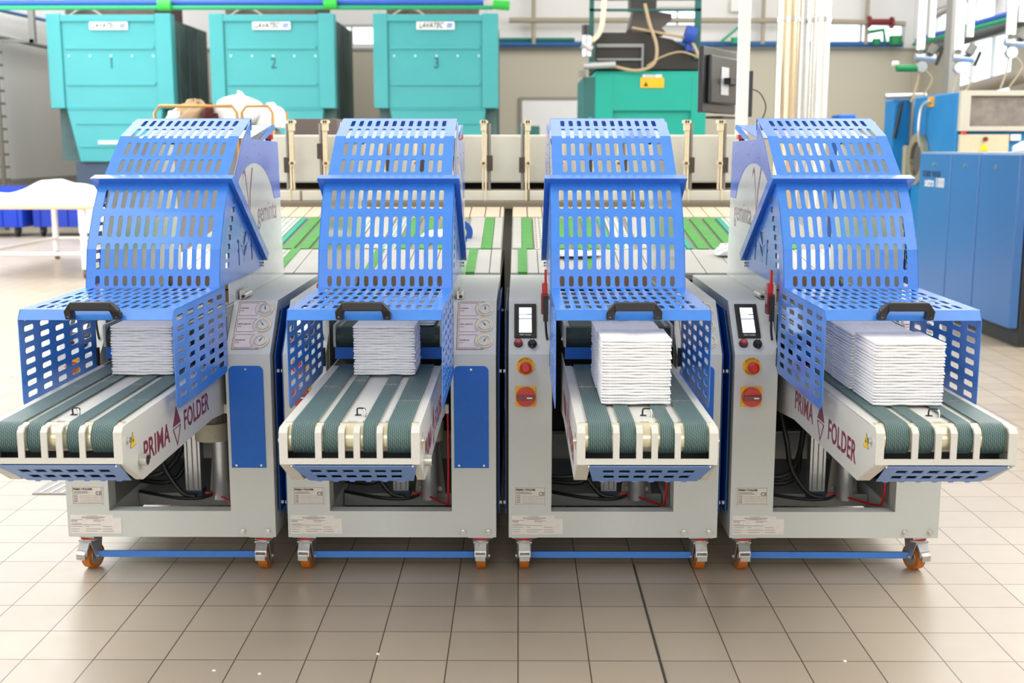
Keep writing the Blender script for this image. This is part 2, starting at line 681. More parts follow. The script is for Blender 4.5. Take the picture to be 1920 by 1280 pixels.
def wall_with_holes(name, axis, at, lo, hi, zt, holes, m, thick=0.2):
    """axis 'y': wall in the XZ plane at Y=at; axis 'x': in the YZ plane at X=at"""
    loops = [[(lo, 0), (hi, 0), (hi, zt), (lo, zt)]]
    for (a, b, c, d) in holes:
        loops.append([(a, c), (a, d), (b, d), (b, c)])
    if axis == 'y':
        fn = lambda u, v, t: (u, at + t, v)
    else:
        fn = lambda u, v, t: (at + t, u, v)
    mb = MB().prism(loops, fn, 0, thick, m)
    return struct(mb.build(name))


def window(idx, axis, at, a, b, c, d, nx, nz, m=None, s=1):
    m = m or mat('window_frame_paint', (206, 206, 204), 0.5)
    fb = MB()
    f = 0.05
    def bx(u0, u1, z0, z1, t0, t1, mm, target):
        if axis == 'y': target.box(u0, u1, at + t0 * s, at + t1 * s, z0, z1, mm)
        else: target.box(at + t0 * s, at + t1 * s, u0, u1, z0, z1, mm)
    bx(a, b, c, c + f, .03, .12, m, fb); bx(a, b, d - f, d, .03, .12, m, fb)
    bx(a, a + f, c + f, d - f, .03, .12, m, fb); bx(b - f, b, c + f, d - f, .03, .12, m, fb)
    for i in range(1, nx):
        u = a + (b - a) * i / nx
        bx(u - f / 2, u + f / 2, c + f, d - f, .04, .1, m, fb)
    for i in range(1, nz):
        z = c + (d - c) * i / nz
        bx(a + f, b - f, z - f / 2, z + f / 2, .045, .095, m, fb)
    o = struct(fb.build('window_%d' % idx))
    g = MB()
    bx(a + f, b - f, c + f, d - f, .06, .066, PANE, g)
    g.build('pane', o)
    return o


wall_with_holes('wall_back', 'y', YB_, XL_ - .2, XR_ + .2, ZT_, [(6.45, 8.3, 3.56, 4.1), (2.98, 3.85, 4.0, 4.42), (-4.6, -2.6, 3.6, 4.05)], WB)
window(1, 'y', YB_, 6.45, 8.3, 3.56, 4.1, 2, 1)
window(2, 'y', YB_, 2.98, 3.85, 4.0, 4.42, 2, 1)
window(3, 'y', YB_, -4.6, -2.6, 3.6, 4.05, 2, 1)
wall_with_holes('wall_right', 'x', XR_, YF_, YB_, ZT_, [(21.3, 24.3, 2.0, 3.5), (22.2, 25.5, 3.72, 4.3), (18.5, 21.8, 3.85, 4.4)], WR)
window(4, 'x', XR_, 21.3, 24.3, 2.0, 3.5, 3, 1)
window(5, 'x', XR_, 22.2, 25.5, 3.72, 4.3, 3, 1)
window(6, 'x', XR_, 18.5, 21.8, 3.85, 4.4, 2, 1)
wall_with_holes('wall_left', 'x', XL_ - .2, YF_, YB_, ZT_, [], WL)
wall_with_holes('wall_front', 'y', YF_ - .2, XL_ - .2, XR_ + .2, ZT_, [], mat('front_wall_paint', (226, 224, 220), 0.6))
struct(MB().box(XL_ - .2, XR_ + .2, YF_ - .2, YB_ + .2, ZT_, ZT_ + .15, mat('ceiling_panel', (236, 236, 234), 0.7)).build('ceiling'))
# band trims and door on the back wall
mb = MB().box(XL_, XR_, YB_ - .03, YB_, 3.50, 3.56, mat('wall_band_grey', (150, 150, 140), 0.5))
struct(mb.build('trim_2'))
mb = MB().box(XR_ - .03, XR_, 13.0, YB_ - .04, 3.60, 3.66, MATS['wall_band_grey'])
struct(mb.build('trim_3'))
mb = MB().box(XL_, XL_ + .04, 12, YB_ - .04, 0.78, 0.86, MATS['wall_band_grey'])
mb.box(XL_ + .04, -7.0, YB_ - .06, YB_, 0.78, 0.86, MATS['wall_band_grey'])
struct(mb.build('trim_4'))
dm = mat('door_white', (236, 236, 240), 0.5)
mb = MB().box(0.08, 1.5, YB_ - .05, YB_ - .001, 0, 2.46, dm)
d1 = struct(mb.build('door_1'))
mb = MB()
fmx = mat('door_frame_grey', (140, 138, 130), 0.5)
mb.box(0.02, 0.08, YB_ - .07, YB_, 0, 2.52, fmx); mb.box(1.5, 1.56, YB_ - .07, YB_, 0, 2.52, fmx); mb.box(0.08, 1.5, YB_ - .07, YB_, 2.46, 2.52, fmx)
mb.build('door_frame', d1)

# ================================================================== FOLDING MACHINE
CX, PITCH = -1.170, 0.744
R0 = Vector((0, 3.80, 0))          # root of the prototype in build space (x local, y world)
root = empty('folding_machine', (0, 3.80, 0), None, 'folding machine', 'towel folding machines in a row')


def part(mb_, name, parent=None, bevel=0.0, origin=None, label=None):
    p = parent or root
    off = R0 if parent is None else Vector(p['_o'])
    o = mb_.build(name, p, off, bevel, origin)
    o['_o'] = tuple(origin) if origin is not None else tuple(off)
    if label: o['label'] = label
    return o


XO0, XO1 = -0.207, 0.203     # opening
BX0, BX1 = -0.350, 0.352
prof = [(3.8015, .13), (3.8015, .757), (3.96, .915), (4.78, .915), (4.78, .13)]
yz = lambda u, v, t: (t, u, v)
mb = MB()
mb.prism([prof], yz, BX0, XO0, GREY)
mb.prism([prof], yz, XO1, BX1, GREY)
mb.box(XO0, XO1, 3.8015, 3.85, .13, .221, GREY)
mb.prism([[(BX0, .13), (BX1, .13), (BX1, .7575), (XO1, .7575), (XO1, .221), (XO0, .221), (XO0, .7575), (BX0, .7575)]], lambda u, v, t: (u, t, v), 3.80, 3.8015, GREY)
mb.box(XO0, XO1, 4.72, 4.78, .13, .26, GREY)
part(mb, 'cabinet_body', bevel=0.0012)
# inner lining
mb = MB()
mb.box(XO0 + .0005, XO0 + .003, 3.86, 4.74, .225, .905, INNER)
mb.box(XO1 - .003, XO1 - .0005, 3.86, 4.74, .225, .905, INNER)
mb.box(XO0 + .004, XO1 - .004, 4.66, 4.70, .30, .80, DARK)  # dark sheet added across the rear to give the opening its shade
part(mb, 'inner_lining')
mb = MB().box(XO0 + .004, XO1 - .004, 4.10, 4.62, .165, .185, mat('shelf_grey', (140, 144, 144), .45))
mb.box(XO0 + .004, XO1 - .004, 4.095, 4.10, .150, .195, MATS['shelf_grey'])
part(mb, 'base_shelf', bevel=.001)

mb = MB().box(XO0 + .004, XO1 - .004, 4.60, 4.64, .82, .935, mat('tan_crossbar', (206, 172, 132), .55))
mb.box(XO0 + .004, XO1 - .004, 4.595, 4.60, .872, .878, DARK)
part(mb, 'rear_crossbar')
# side covers (thin blue sheets on stand-offs)
sc_poly = [(3.835, .205), (3.835, .748), (3.975, .885), (4.6, .885), (4.6, .205)]
for sx, xa in ((1, BX1), (-1, BX0)):
    mb = MB().prism([sc_poly], yz, xa + sx * .0085, xa + sx * .0105, BLUE_IN)
    mb.prism([[(3.842, .215), (3.842, .745), (3.98, .878), (4.59, .878), (4.59, .215)]], yz, xa + sx * .0005, xa + sx * .0085, DARK)  # dark slab fills the stand-off gap, its shade given as colour
    for (yy, zz) in ((3.86, .69), (3.86, .235), (4.4, .82)):
        mb.cyl((xa + sx * .0105, yy, zz), (xa + sx * .018, yy, zz), .006, WHITE, 10)
    part(mb, 'side_cover')

# blue cover plate on the right column
pl = [(.213, .372), (.328, .372), (.328, .700)]
for k in range(1, 6):
    a = PI / 2 * k / 5
    pl.append((.310 + .018 * math.cos(a), .700 + .018 * math.sin(a)))
for k in range(0, 6):
    a = PI / 2 + PI / 2 * k / 5
    pl.append((.231 + .018 * math.cos(a), .700 + .018 * math.sin(a)))
mb = MB().prism([pl], lambda u, v, t: (u, t, v), 3.797, 3.8005, BLUE_IN)
for (u, v) in ((.2705, .707), (.229, .381), (.312, .381)):
    mb.cyl((u, 3.797, v), (u, 3.7945, v), .0038, STEEL, 10)
part(mb, 'cover_plate', bevel=.0006)
# bolts at the feet
for u in (.240, .325):
    mb = MB().cyl((u, 3.80, .150), (u, 3.789, .150), .0065, STEEL, 6)
    mb.ring((u, 3.798, .150), (0, -1, 0), .006, .010, .002, STEEL, 16)
    part(mb, 'foot_bolt')

# rating plate
mb = MB().box(-.331, -.225, 3.7985, 3.8005, .243, .308, LABEL)
yzM = lambda x, y, z: Matrix(((1, 0, 0, x), (0, 0, -1, y), (0, 1, 0, z), (0, 0, 0, 1)))
e = .0006
for (x0, x1, z0, z1) in ((-.327, -.229, .3035, .3042), (-.327, -.229, .2468, .2475), (-.327, -.3263, .2475, .3035), (-.2297, -.229, .2475, .3035)):
    mb.box(x0, x1, 3.7978, 3.7985, z0, z1, INK)
mb.text('PRIMA', .0088, yzM(-.3125, 3.7982, .2965), INK, .0003, .0004)
mb.prism([[(-.2995, .2965), (-.2965, .3005), (-.2935, .2965)]], lambda u, v, t: (u, t, v), 3.7978, 3.7985, INK)
mb.text('FOLDER', .0088, yzM(-.2765, 3.7982, .2965), INK, .0003, .0004)
mb.text('CE', .017, yzM(-.2395, 3.7982, .2825), INK, .0003, .0002)
for k in range(3):
    mb.box(-.3235, -.277 + .004 * k, 3.7979, 3.7985, .2885 - k * .0030, .2893 - k * .0030, INK)
for k in range(5):
    z = .2755 - k * .0058
    mb.box(-.3235, -.3105, 3.7979, 3.7985, z, z + .0016, INK)
    mb.box(-.305, -.233, 3.7979, 3.7985, z - .0012, z - .0008, INK)
for u in (-.3285, -.2275):
    for z in (.2455, .3055):
        mb.cyl((u, 3.7985, z), (u, 3.7975, z), .0013, STEEL, 8)
part(mb, 'rating_plate', label='silver rating plate with CE mark')
# specification sticker, stepped outline, rows of fine print
lp = [(-.340, .142), (-.168, .142), (-.168, .196), (-.196, .196), (-.196, .207), (-.340, .207)]
mb = MB().prism([lp], lambda u, v, t: (u, t, v), 3.799, 3.8003, PAPER)
for (x0, x1, z) in ((-.283, -.249, .2035), (-.303, -.222, .1998), (-.300, -.226, .1968), (-.287, -.243, .1938),
                    (-.338, -.298, .1905), (-.264, -.226, .1890), (-.338, -.316, .1872), (-.262, -.238, .1850), (-.338, -.318, .1840),
                    (-.338, -.302, .1765), (-.338, -.238, .1725), (-.338, -.302, .1665), (-.290, -.276, .1665), (-.232, -.202, .1665),
                    (-.338, -.310, .1580), (-.290, -.237, .1580), (-.232, -.200, .1580), (-.338, -.312, .1500), (-.290, -.250, .1500), (-.232, -.196, .1500)):
    mb.box(x0, x1, 3.7985, 3.799, z - .0006, z + .0006, mat('faded_print', (128, 122, 122), .8))
part(mb, 'specification_sticker')

# slanted control face
SY, SZ = .16 / .2249, .158 / .2249


def sl(x, s, h=0.0):
    """point on slanted face: x, distance up the slope, height above it"""
    return Vector((x, 3.80 + SY * s - SZ * h, .757 + SZ * s + SY * h))


def slM(x, s, h):
    p = sl(x, s, h)
    return Matrix(((1, 0, 0, p.x), (0, SY, -SZ, p.y), (0, SZ, SY, p.z), (0, 0, 0, 1)))


def slbox(m_, x0, x1, s0, s1, h0, h1, m):
    vs = [sl(x, s, h) for x in (x0, x1) for s in (s0, s1) for h in (h0, h1)]
    m_.add(vs, [(0, 1, 3, 2), (4, 6, 7, 5), (0, 4, 5, 1), (2, 3, 7, 6), (0, 2, 6, 4), (1, 5, 7, 3)], m)


def slframe(m_, x0, x1, s0, s1, w_, h1, m):
    slbox(m_, x0, x1, s0, s0 + w_, 0, h1, m); slbox(m_, x0, x1, s1 - w_, s1, 0, h1, m)
    slbox(m_, x0, x0 + w_, s0 + w_, s1 - w_, 0, h1, m)


mb = MB()
slbox(mb, .222, .300, .020, .218, 0, .0008, mat('gauge_label_lilac', (214, 208, 212), .5))
slframe(mb, .222, .312, .020, .218, .0012, .0014, MAROON)
GS = (.186, .119, .053)
for gs, word in zip(GS, ('PINZARE', 'IMPILAMENTO', 'GENERALE')):
    slframe(mb, .227, .288, gs - .028, gs + .027, .0010, .0016, MAROON)
    pts = [sl(.314 + .034 * math.cos(a), gs + .034 * math.sin(a), .0012) for a in [PI * .72 + PI * .56 * k / 12 for k in range(13)]]
    mb.tube(pts, .0006, MAROON, 4, 1, False)
    mb.text(word, .0068, slM(.2305, gs + .004, .0012), MAROON, .0003, .0001, align='LEFT')
    mb.text({'PINZARE': '5 bar', 'IMPILAMENTO': '6 bar', 'GENERALE': '6 bar'}[word], .0060, slM(.2305, gs - .006, .0012), MAROON, .0003, align='LEFT')
part(mb, 'gauge_label')
for gi, gs in enumerate(GS):
    g = MB()
    nrm = sl(0, 0, 1) - sl(0, 0, 0)
    c = sl(.314, gs, 0)
    g.cyl(c, c + nrm * .004, .0280, TANRING, 32)
    g.ring(c + nrm * .004, nrm, .0175, .0215, .004, STEEL, 28)
    for a in (PI / 2, PI * 7 / 6, -PI / 6):
        q = sl(.314 + .0245 * math.cos(a), gs + .0245 * math.sin(a), .004)
        g.cyl(q, q + nrm * .0016, .0024, STEEL, 8)
    gg = part(g, 'pressure_gauge', origin=c)
    f = MB().cyl(c + nrm * .0042, c + nrm * .0056, .0174, DIAL, 28)
    for k in range(11):
        a = math.radians(225 - 27 * k)
        q0 = sl(.314 + .0135 * math.cos(a), gs + .0135 * math.sin(a), .0060)
        q1 = sl(.314 + .0160 * math.cos(a), gs + .0160 * math.sin(a), .0060)
        f.tube([q0, q1], .0003, INK, 4, 1, False)
    part(f, 'dial', gg)
    a = (math.radians(95), math.radians(130), math.radians(60))[gi]
    nd = MB().tube([sl(.314 - .006 * math.cos(a), gs - .006 * math.sin(a), .0068), sl(.314 + .0125 * math.cos(a), gs + .0125 * math.sin(a), .0068)], .0009, BLACK, 6, 1, False)
    nd.cyl(sl(.314, gs, .006), sl(.314, gs, .0082), .0022, BLACK, 10)
    part(nd, 'needle', gg)

# touch screen, lamp, selector
mb = MB()
slbox(mb, -.3315, -.258, .066, .206, 0, .006, BLACK)
mb.text('PRIMA  FOLDER', .0055, slM(-.2945, .0755, .0062), WHITE, .0002, .0001)
ts = part(mb, 'touch_screen', bevel=.0012)
LCD = mat('lit_display', (232, 244, 250), .3, emit=1.1)
mb = MB()
slbox(mb, -.3155, -.2735, .085, .189, .006, .0072, LCD)
for (a, b, c_, d_, cc) in ((-.3155, -.2735, .158, .1600, (120, 130, 140)), (-.3155, -.2735, .1195, .1210, (110, 130, 140)), (-.3155, -.2735, .139, .144, (190, 208, 220)),
                           (-.288, -.2735, .1595, .1620, (90, 100, 110)), (-.312, -.294, .092, .0935, (90, 120, 120)), (-.284, -.281, .090, .0925, (60, 90, 120)),
                           (-.312, -.280, .181, .1818, (190, 200, 205)), (-.312, -.282, .176, .1768, (190, 200, 205)), (-.312, -.290, .125, .126, (180, 195, 200))):
    slbox(mb, a, b, c_, d_, .0072, .0074, mat('display_ink_%d_%d' % (cc[0], cc[2]), cc, .5))
part(mb, 'display', ts)
nrm = sl(0, 0, 1) - sl(0, 0, 0)
c = sl(-.318, .043, 0)
mb = MB().cyl(c, c + nrm * .006, .0150, BLACK, 24).cyl(c + nrm * .006, c + nrm * .016, .0140, DRED, 24, .0115)
mb.cyl(c + nrm * .016, c + nrm * .0175, .0075, mat('lamp_lens', (190, 60, 76), .2, coat=.6), 20)
part(mb, 'signal_lamp')
c = sl(-.272, .040, 0)
mb = MB().cyl(c, c + nrm * .008, .0150, BLACK, 24).cyl(c + nrm * .008, c + nrm * .018, .0125, BLACK, 6, .011)
mb.tube([c + nrm * .012, sl(-.272, .018, .010)], .004, BLACK, 8, 1, False)
mb.cyl(sl(-.272, .048, .018), sl(-.272, .048, .0188), .0018, WHITE, 8)
part(mb, 'selector_switch')

# emergency stop
mb = MB().cyl((-.294, 3.80, .718), (-.294, 3.796, .718), .0300, YELLOW, 36)
for (word, a0, a1) in (('ARRESTO DI', 150, 35), ('EMERGENZA', 205, 330)):
    n = len(word)
    for k, ch in enumerate(word):
        if ch == ' ': continue
        a = math.radians(a0 + (a1 - a0) * (k + .5) / n)
        rot = a - PI / 2 if a0 < 200 else a + PI / 2
        M = Matrix.Translation((-.294 + .0253 * math.cos(a), 3.7956, .718 + .0253 * math.sin(a))) @ Matrix(((1, 0, 0, 0), (0, 0, -1, 0), (0, 1, 0, 0), (0, 0, 0, 1))) @ Matrix.Rotation(rot, 4, 'Z')
        mb.text(ch, .0075, M, INK, .0003, .0001)
es = part(mb, 'emergency_stop', origin=(-.294, 3.80, .718))
mb = MB().cyl((-.294, 3.796, .718), (-.294, 3.778, .718), .0125, DRED, 24).cyl((-.294, 3.778, .718), (-.294, 3.770, .718), .0165, RED, 28, .0200)
mb.cyl((-.294, 3.770, .718), (-.294, 3.762, .718), .0200, RED, 28, .0185).cyl((-.294, 3.762, .718), (-.294, 3.759, .718), .0185, RED, 28, .012)
part(mb, 'push_button', es)
# main switch
mb = MB().box(-.327, -.259, 3.794, 3.8005, .583, .651, YELLOW)
ms = part(mb, 'main_switch', bevel=.003, origin=(-.293, 3.80, .617))
mb = MB().cyl((-.293, 3.794, .617), (-.293, 3.776, .617), .0325, RED, 36, .031)
mb.box(-.322, -.264, 3.768, 3.776, .609, .625, DRED)
mb.box(-.290, -.272, 3.766, 3.768, .6145, .6195, STEEL)
part(mb, 'rotary_dial', ms, bevel=.001)
# black strip clips on the column edge (seen behind the guard sides)
part(MB().box(-.216, -.208, 3.782, 3.7995, .72, .78, BLACK), 'guard_stop')
part(MB().box(.205, .213, 3.782, 3.7995, .72, .78, BLACK), 'guard_stop')

# castors
def castor(x, y, rz, nm='castor'):
    o_ = (x, y, .125)
    c_ = MB().box(x - .042, x + .042, y - .035, y + .035, .120, .1295, ZINC)
    c_.cyl((x, y, .120), (x, y, .111), .030, mat('castor_red_ring', (190, 40, 30), .5), 20)
    c_.cyl((x, y, .111), (x, y, .104), .032, ZINC, 20)
    yc = y - .0
    for sx in (-1, 1):
        c_.prism([[(yc - .030, .106), (yc + .034, .106), (yc + .022, .035), (yc + .012, .030), (yc - .002, .034), (yc - .018, .075)]], yz, x + sx * .020, x + sx * .024, ZINC)
        c_.cyl((x + sx * .024, yc + .010, .043), (x + sx * .029, yc + .010, .043), .008, ZINC, 6)
    c_.box(x - .026, x + .026, yc - .030, yc + .030, .100, .106, ZINC)
    # brake cowl over the front of the wheel
    c_.prism([[(yc - .030, .104), (yc - .046, .078), (yc - .050, .058), (yc - .043, .058), (yc - .038, .076), (yc - .024, .097)]], yz, x - .020, x + .020, ZINC)
    co = part(c_, nm, origin=o_, bevel=.0008)
    b_ = MB().prism([[(yc - .046, .074), (yc - .057, .066), (yc - .057, .046), (yc - .051, .046), (yc - .050, .062), (yc - .042, .066)]], yz, x - .017, x + .017, STEEL)
    part(b_, 'brake_pedal', co, bevel=.0008)
    w_ = MB().cyl((x - .0155, yc + .010, .0425), (x + .0155, yc + .010, .0425), .0425, ORANGE, 36)
    for sx in (-1, 1):
        w_.ring((x + sx * .0152, yc + .010, .0425), (sx, 0, 0), .008, .028, .0016, ZINC, 24)
    part(w_, 'wheel', co, bevel=.003)
    co.rotation_euler = (0, 0, rz)
    return co


castor(-.298, 3.855, .18)
castor(.300, 3.855, -.05)
castor(-.298, 4.70, .4)
castor(.300, 4.70, .2)
mb = MB().box(-.274, .275, 3.856, 3.868, .038, .060, BLUE)
part(mb, 'brace_bar', bevel=.001)

# pneumatic lift, motor, hoses inside
mb = MB().box(-.022, .034, 4.06, 4.11, .215, .56, ALU)
for xx in (-.012, .006, .024):
    mb.box(xx - .002, xx + .002, 4.058, 4.06, .22, .56, MOTOR)
mb.box(-.026, .038, 4.055, 4.115, .185, .215, mat('cylinder_cap', (60, 78, 92), .3, .4))
mb.cyl((.006, 4.085, .56), (.006, 4.085, .70), .012, STEEL)
part(mb, 'lift_cylinder', bevel=.002)
MX, MY = .108, 3.965
mb = MB().cyl((MX, MY, .430), (MX, MY, .492), .060, mat('motor_band', (170, 166, 148), .45), 28)
mb.cyl((MX, MY, .492), (MX, MY, .60), .048, MOTOR, 28)
for k in range(18):
    a = 2 * PI * k / 18
    mb.obox((MX + .050 * math.cos(a), MY + .050 * math.sin(a), .546), (.005 * math.cos(a), .005 * math.sin(a), 0), (-.0015 * math.sin(a), .0015 * math.cos(a), 0), (0, 0, .052), MOTOR)
mb.cyl((MX, MY + .10, .186), (MX, MY + .10, .43), .030, ALU, 20)
mb.prism([[(MX - .055, .19), (MX + .055, .19), (MX + .032, .43), (MX - .032, .43)]], lambda u, v, t: (u, t, v), 4.10, 4.112, mat('bracket_taupe', (126, 120, 112), .5))
for q in (-.035, .035):
    mb.cyl((MX + q, 4.10, .215), (MX + q, 4.092, .215), .009, STEEL, 10)
part(mb, 'drive_motor')
mb = MB()
mb.tube([(-.20, 4.06, .27), (-.12, 4.05, .275), (-.07, 4.08, .31), (-.04, 4.12, .38), (-.02, 4.16, .52)], .010, HOSE)
mb.tube([(-.20, 4.12, .235), (-.10, 4.10, .235), (-.05, 4.12, .27), (-.03, 4.17, .36), (.0, 4.2, .5)], .009, HOSE)
mb.tube([(-.13, 4.08, .50), (-.11, 4.05, .40), (-.09, 4.05, .30), (-.03, 4.04, .215), (.02, 4.035, .200)], .009, HOSE)
mb.tube([(-.2, 4.1, .20), (-.06, 4.035, .196), (.03, 4.03, .196), (.07, 4.06, .2)], .006, HOSE)
part(mb, 'black_hose')
mb = MB().tube([(.188, 3.87, .545), (.189, 3.87, .40), (.186, 3.88, .24), (.178, 3.95, .200), (.10, 4.05, .200), (.045, 4.07, .205)], .0038, REDTUBE, 8)
part(mb, 'red_air_tube')
mb = MB().box(.172, .192, 3.855, 3.875, .545, .575, WHITE)
part(mb, 'tube_clip', bevel=.001)

# ---- discharge conveyor
CW = .176
CO = .0045
sp_ = [(2.8456, .649), (2.8456, .7265), (2.8575, .7368), (3.72, .737), (3.95, .737), (3.95, .535), (3.70, .562), (2.992, .564)]
mb = MB()
for sx in (-1, 1):
    xa = CO + sx * CW
    mb.prism([sp_], yz, xa, xa - sx * .004, CREAM)
    # top flange
    mb.box(min(xa, xa - sx * .024), max(xa, xa - sx * .024), 2.90, 3.695, .7355, .7385, CREAM)
xl = CO - CW
edges = [(.021, .090), (.106, .148), (.164, .186), (.202, .244), (.259, .330)]
posts = [(0, .021)] + [(edges[i][1], edges[i + 1][0]) for i in range(4)] + [(.330, .352)]
for (a, b) in posts:
    mb.prism([[(2.845, .6601), (2.845, .726), (2.858, .738), (2.93, .7385), (2.93, .7345), (2.862, .733), (2.850, .722), (2.850, .6601)]], yz, max(xl + a, xl + .0006), min(xl + b, xl + .3514), CREAM)
mb.prism([[(2.845, .645), (2.845, .660), (2.850, .660), (2.850, .648)]], yz, xl + .0006, xl + .3514, CREAM)
# deck between the belts
mb.box(xl + .024, xl + .328, 2.925, 3.69, .7335, .7375, CREAM)
# sloping underside
mb.prism([[(2.8455, .6448), (2.992, .5635), (2.995, .568), (2.851, .6485)]], yz, xl + .0006, xl + .034, CREAM)
mb.prism([[(2.8455, .6448), (2.992, .5635), (2.995, .568), (2.851, .6485)]], yz, xl + .332, xl + .3514, CREAM)
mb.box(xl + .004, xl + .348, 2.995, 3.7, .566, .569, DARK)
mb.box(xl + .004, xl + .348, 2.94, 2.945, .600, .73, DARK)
cf = part(mb, 'conveyor_frame')
# vent plate
vb = MB()
L, fn = folded([(2.8445, .6435), (2.9905, .5625)])
tot = L[-1]


def vent_fn(u, s):
    k = 1 - .13 * s / tot
    p, n_ = fn(u, s)
    return ((CO + .010 + (u - .0) * k, p[1], p[2]), (0, .49, .87))


slotted_sheet(vb, -.157, .157, .004, tot - .004, [(.042, .076), (.100, .134)], [(-.108 + .0428 * i, .0145) for i in range(6)], [], vent_fn, BLUE_VENT, .0025, r=.002)
for i in range(6):
    u = -.108 + .043 * i
    vb.prism([[(u, .5625), (u + .022, .5625), (u + .016, .5585), (u + .006, .5585)]], lambda a, b, t: (a, t, b), 2.9895, 2.992, BLUE_VENT)
for u in (-.142, .162):
    vb.cyl((u, 2.848, .6405), (u, 2.8455, .6375), .0028, STEEL, 8)
part(vb, 'vent_plate', cf)
# belts
RY, RZ, RR = 2.896, .7035, .0405


def belt(x0, x1, lace):
    pts = [(3.70, RZ + RR)]
    m_ = MB()
    pr = []
    for k in range(17):
        a = PI / 2 + PI * k / 16
        pr.append((RY + RR * math.cos(a), RZ + RR * math.sin(a)))
    outer = [(3.692, RZ + RR)] + pr + [(3.692, RZ - RR)]
    inner = [(y_, z_) for (y_, z_) in [(3.692, RZ + RR - .0025)] + [(RY + (RR - .0025) * math.cos(PI / 2 + PI * k / 16), RZ + (RR - .0025) * math.sin(PI / 2 + PI * k / 16)) for k in range(17)] + [(3.692, RZ - RR + .0025)]]
    n = len(outer)
    vs = [(x, y, z) for x in (x0, x1) for (y, z) in outer + inner]
    N = 2 * n
    fs, sm = [], []
    for i in range(n - 1):
        fs.append((i, i + 1, N + i + 1, N + i))
        fs.append((n + i, N + n + i, N + n + i + 1, n + i + 1))
    m_.add(vs, fs, BELT, True)
    fs = []
    for i in range(n - 1):
        fs.append((i, n + i, n + i + 1, i + 1)); fs.append((N + i, N + i + 1, N + n + i + 1, N + n + i))
    m_.add(vs, fs, BELT)
    k = int((x1 - x0) / .004)
    for j in range(k):
        xx = x0 + .002 + j * .004
        m_.box(xx, xx + .0016, lace - .006, lace + .006, RZ + RR, RZ + RR + .0012, STEEL)
    return m_


for (a, b), lc in zip(((-.147, -.088), (-.068, -.029), (.032, .069), (.093, .152)), (3.33, 3.42, 3.36, 3.14)):
    part(belt(a + .0045, b + .0045, lc), 'conveyor_belt')
mb = MB().cyl((CO - .168, RY, RZ), (CO + .168, RY, RZ), RR - .003, ROLLER, 28)
part(mb, 'end_roller')
# hook on the deck
mb = MB().box(.000, .016, 2.985, 2.995, .7378, .7395, BLACK)
mb.tube([(.006, 2.99, .738), (.006, 2.988, .752), (.010, 2.984, .758), (.026, 2.982, .757), (.028, 2.978, .752), (.028, 2.976, .738)], .0022, BLACK, 8, 4)
mb.tube([(.024, 2.975, .7575), (.028, 2.973, .750), (.028, 2.971, .736)], .003, STEEL, 8, 4)
part(mb, 'deck_hook', cf)
# side lettering, warning triangle, bearing cap
WARN = mat('warning_yellow', (250, 205, 20), .5)
for sx in (1, -1):
    xs = CO + sx * (CW + .0003)
    if sx > 0:
        M = lambda y, z: Matrix(((0, 0, 1, xs), (1, 0, 0, y), (0, 1, 0, z), (0, 0, 0, 1)))
        yp, yd, yf = 3.12, 3.31, 3.52
    else:
        M = lambda y, z: Matrix(((0, 0, -1, xs), (-1, 0, 0, y), (0, 1, 0, z), (0, 0, 0, 1)))
        yp, yd, yf = 3.582, 3.375, 3.152
    bt = MB()
    bt.text('PRIMA', .082, M(yp, .628), MAROON, .0004, .0014, sx=.97, space=1.06)
    part(bt, 'brand_lettering', cf)
    bt = MB().text('FOLDER', .082, M(yf, .628), MAROON, .0004, .0014, sx=.91, space=1.05)
    part(bt, 'brand_lettering', cf)
    bt = MB()
    fx = lambda u, v, t: (xs + sx * t, u, v)
    bt.prism([[(yd - .040, .636), (yd, .690), (yd + .040, .636)]], fx, -.0002, .0005, MAROON)
    bt.prism([[(yd - .040, .630), (yd + .040, .630), (yd, .572)], [(yd - .031, .6275), (yd, .5815), (yd + .031, .6275)]], fx, -.0002, .0005, MAROON)
    part(bt, 'diamond_emblem', cf)
    yw = 2.925
    wt = MB().prism([[(yw - .022, .670), (yw + .022, .670), (yw, .708)]], fx, -.0002, .0006, BLACK)
    wt.prism([[(yw - .019, .6715), (yw + .019, .6715), (yw, .705)]], fx, .0006, .0010, WARN)
    wt.prism([[(yw + .003, .697), (yw - .006, .684), (yw, .685), (yw - .004, .675), (yw + .007, .688), (yw + .001, .687)]], fx, .0010, .0013, BLACK)
    part(wt, 'warning_sign', cf)
    bc = MB().cyl((xs, 2.885, .6975), (xs + sx * .008, 2.885, .6975), .008, STEEL, 16)
    part(bc, 'flange_screw', cf)
    if sx > 0:
        bc = MB().cyl((xs, 2.975, .622), (xs + sx * .020, 2.975, .622), .016, STEEL, 24)
        bc.cyl((xs + sx * .020, 2.975, .622), (xs + sx * .0215, 2.975, .622), .012, BLACK, 20)
        part(bc, 'bearing_cap', cf)

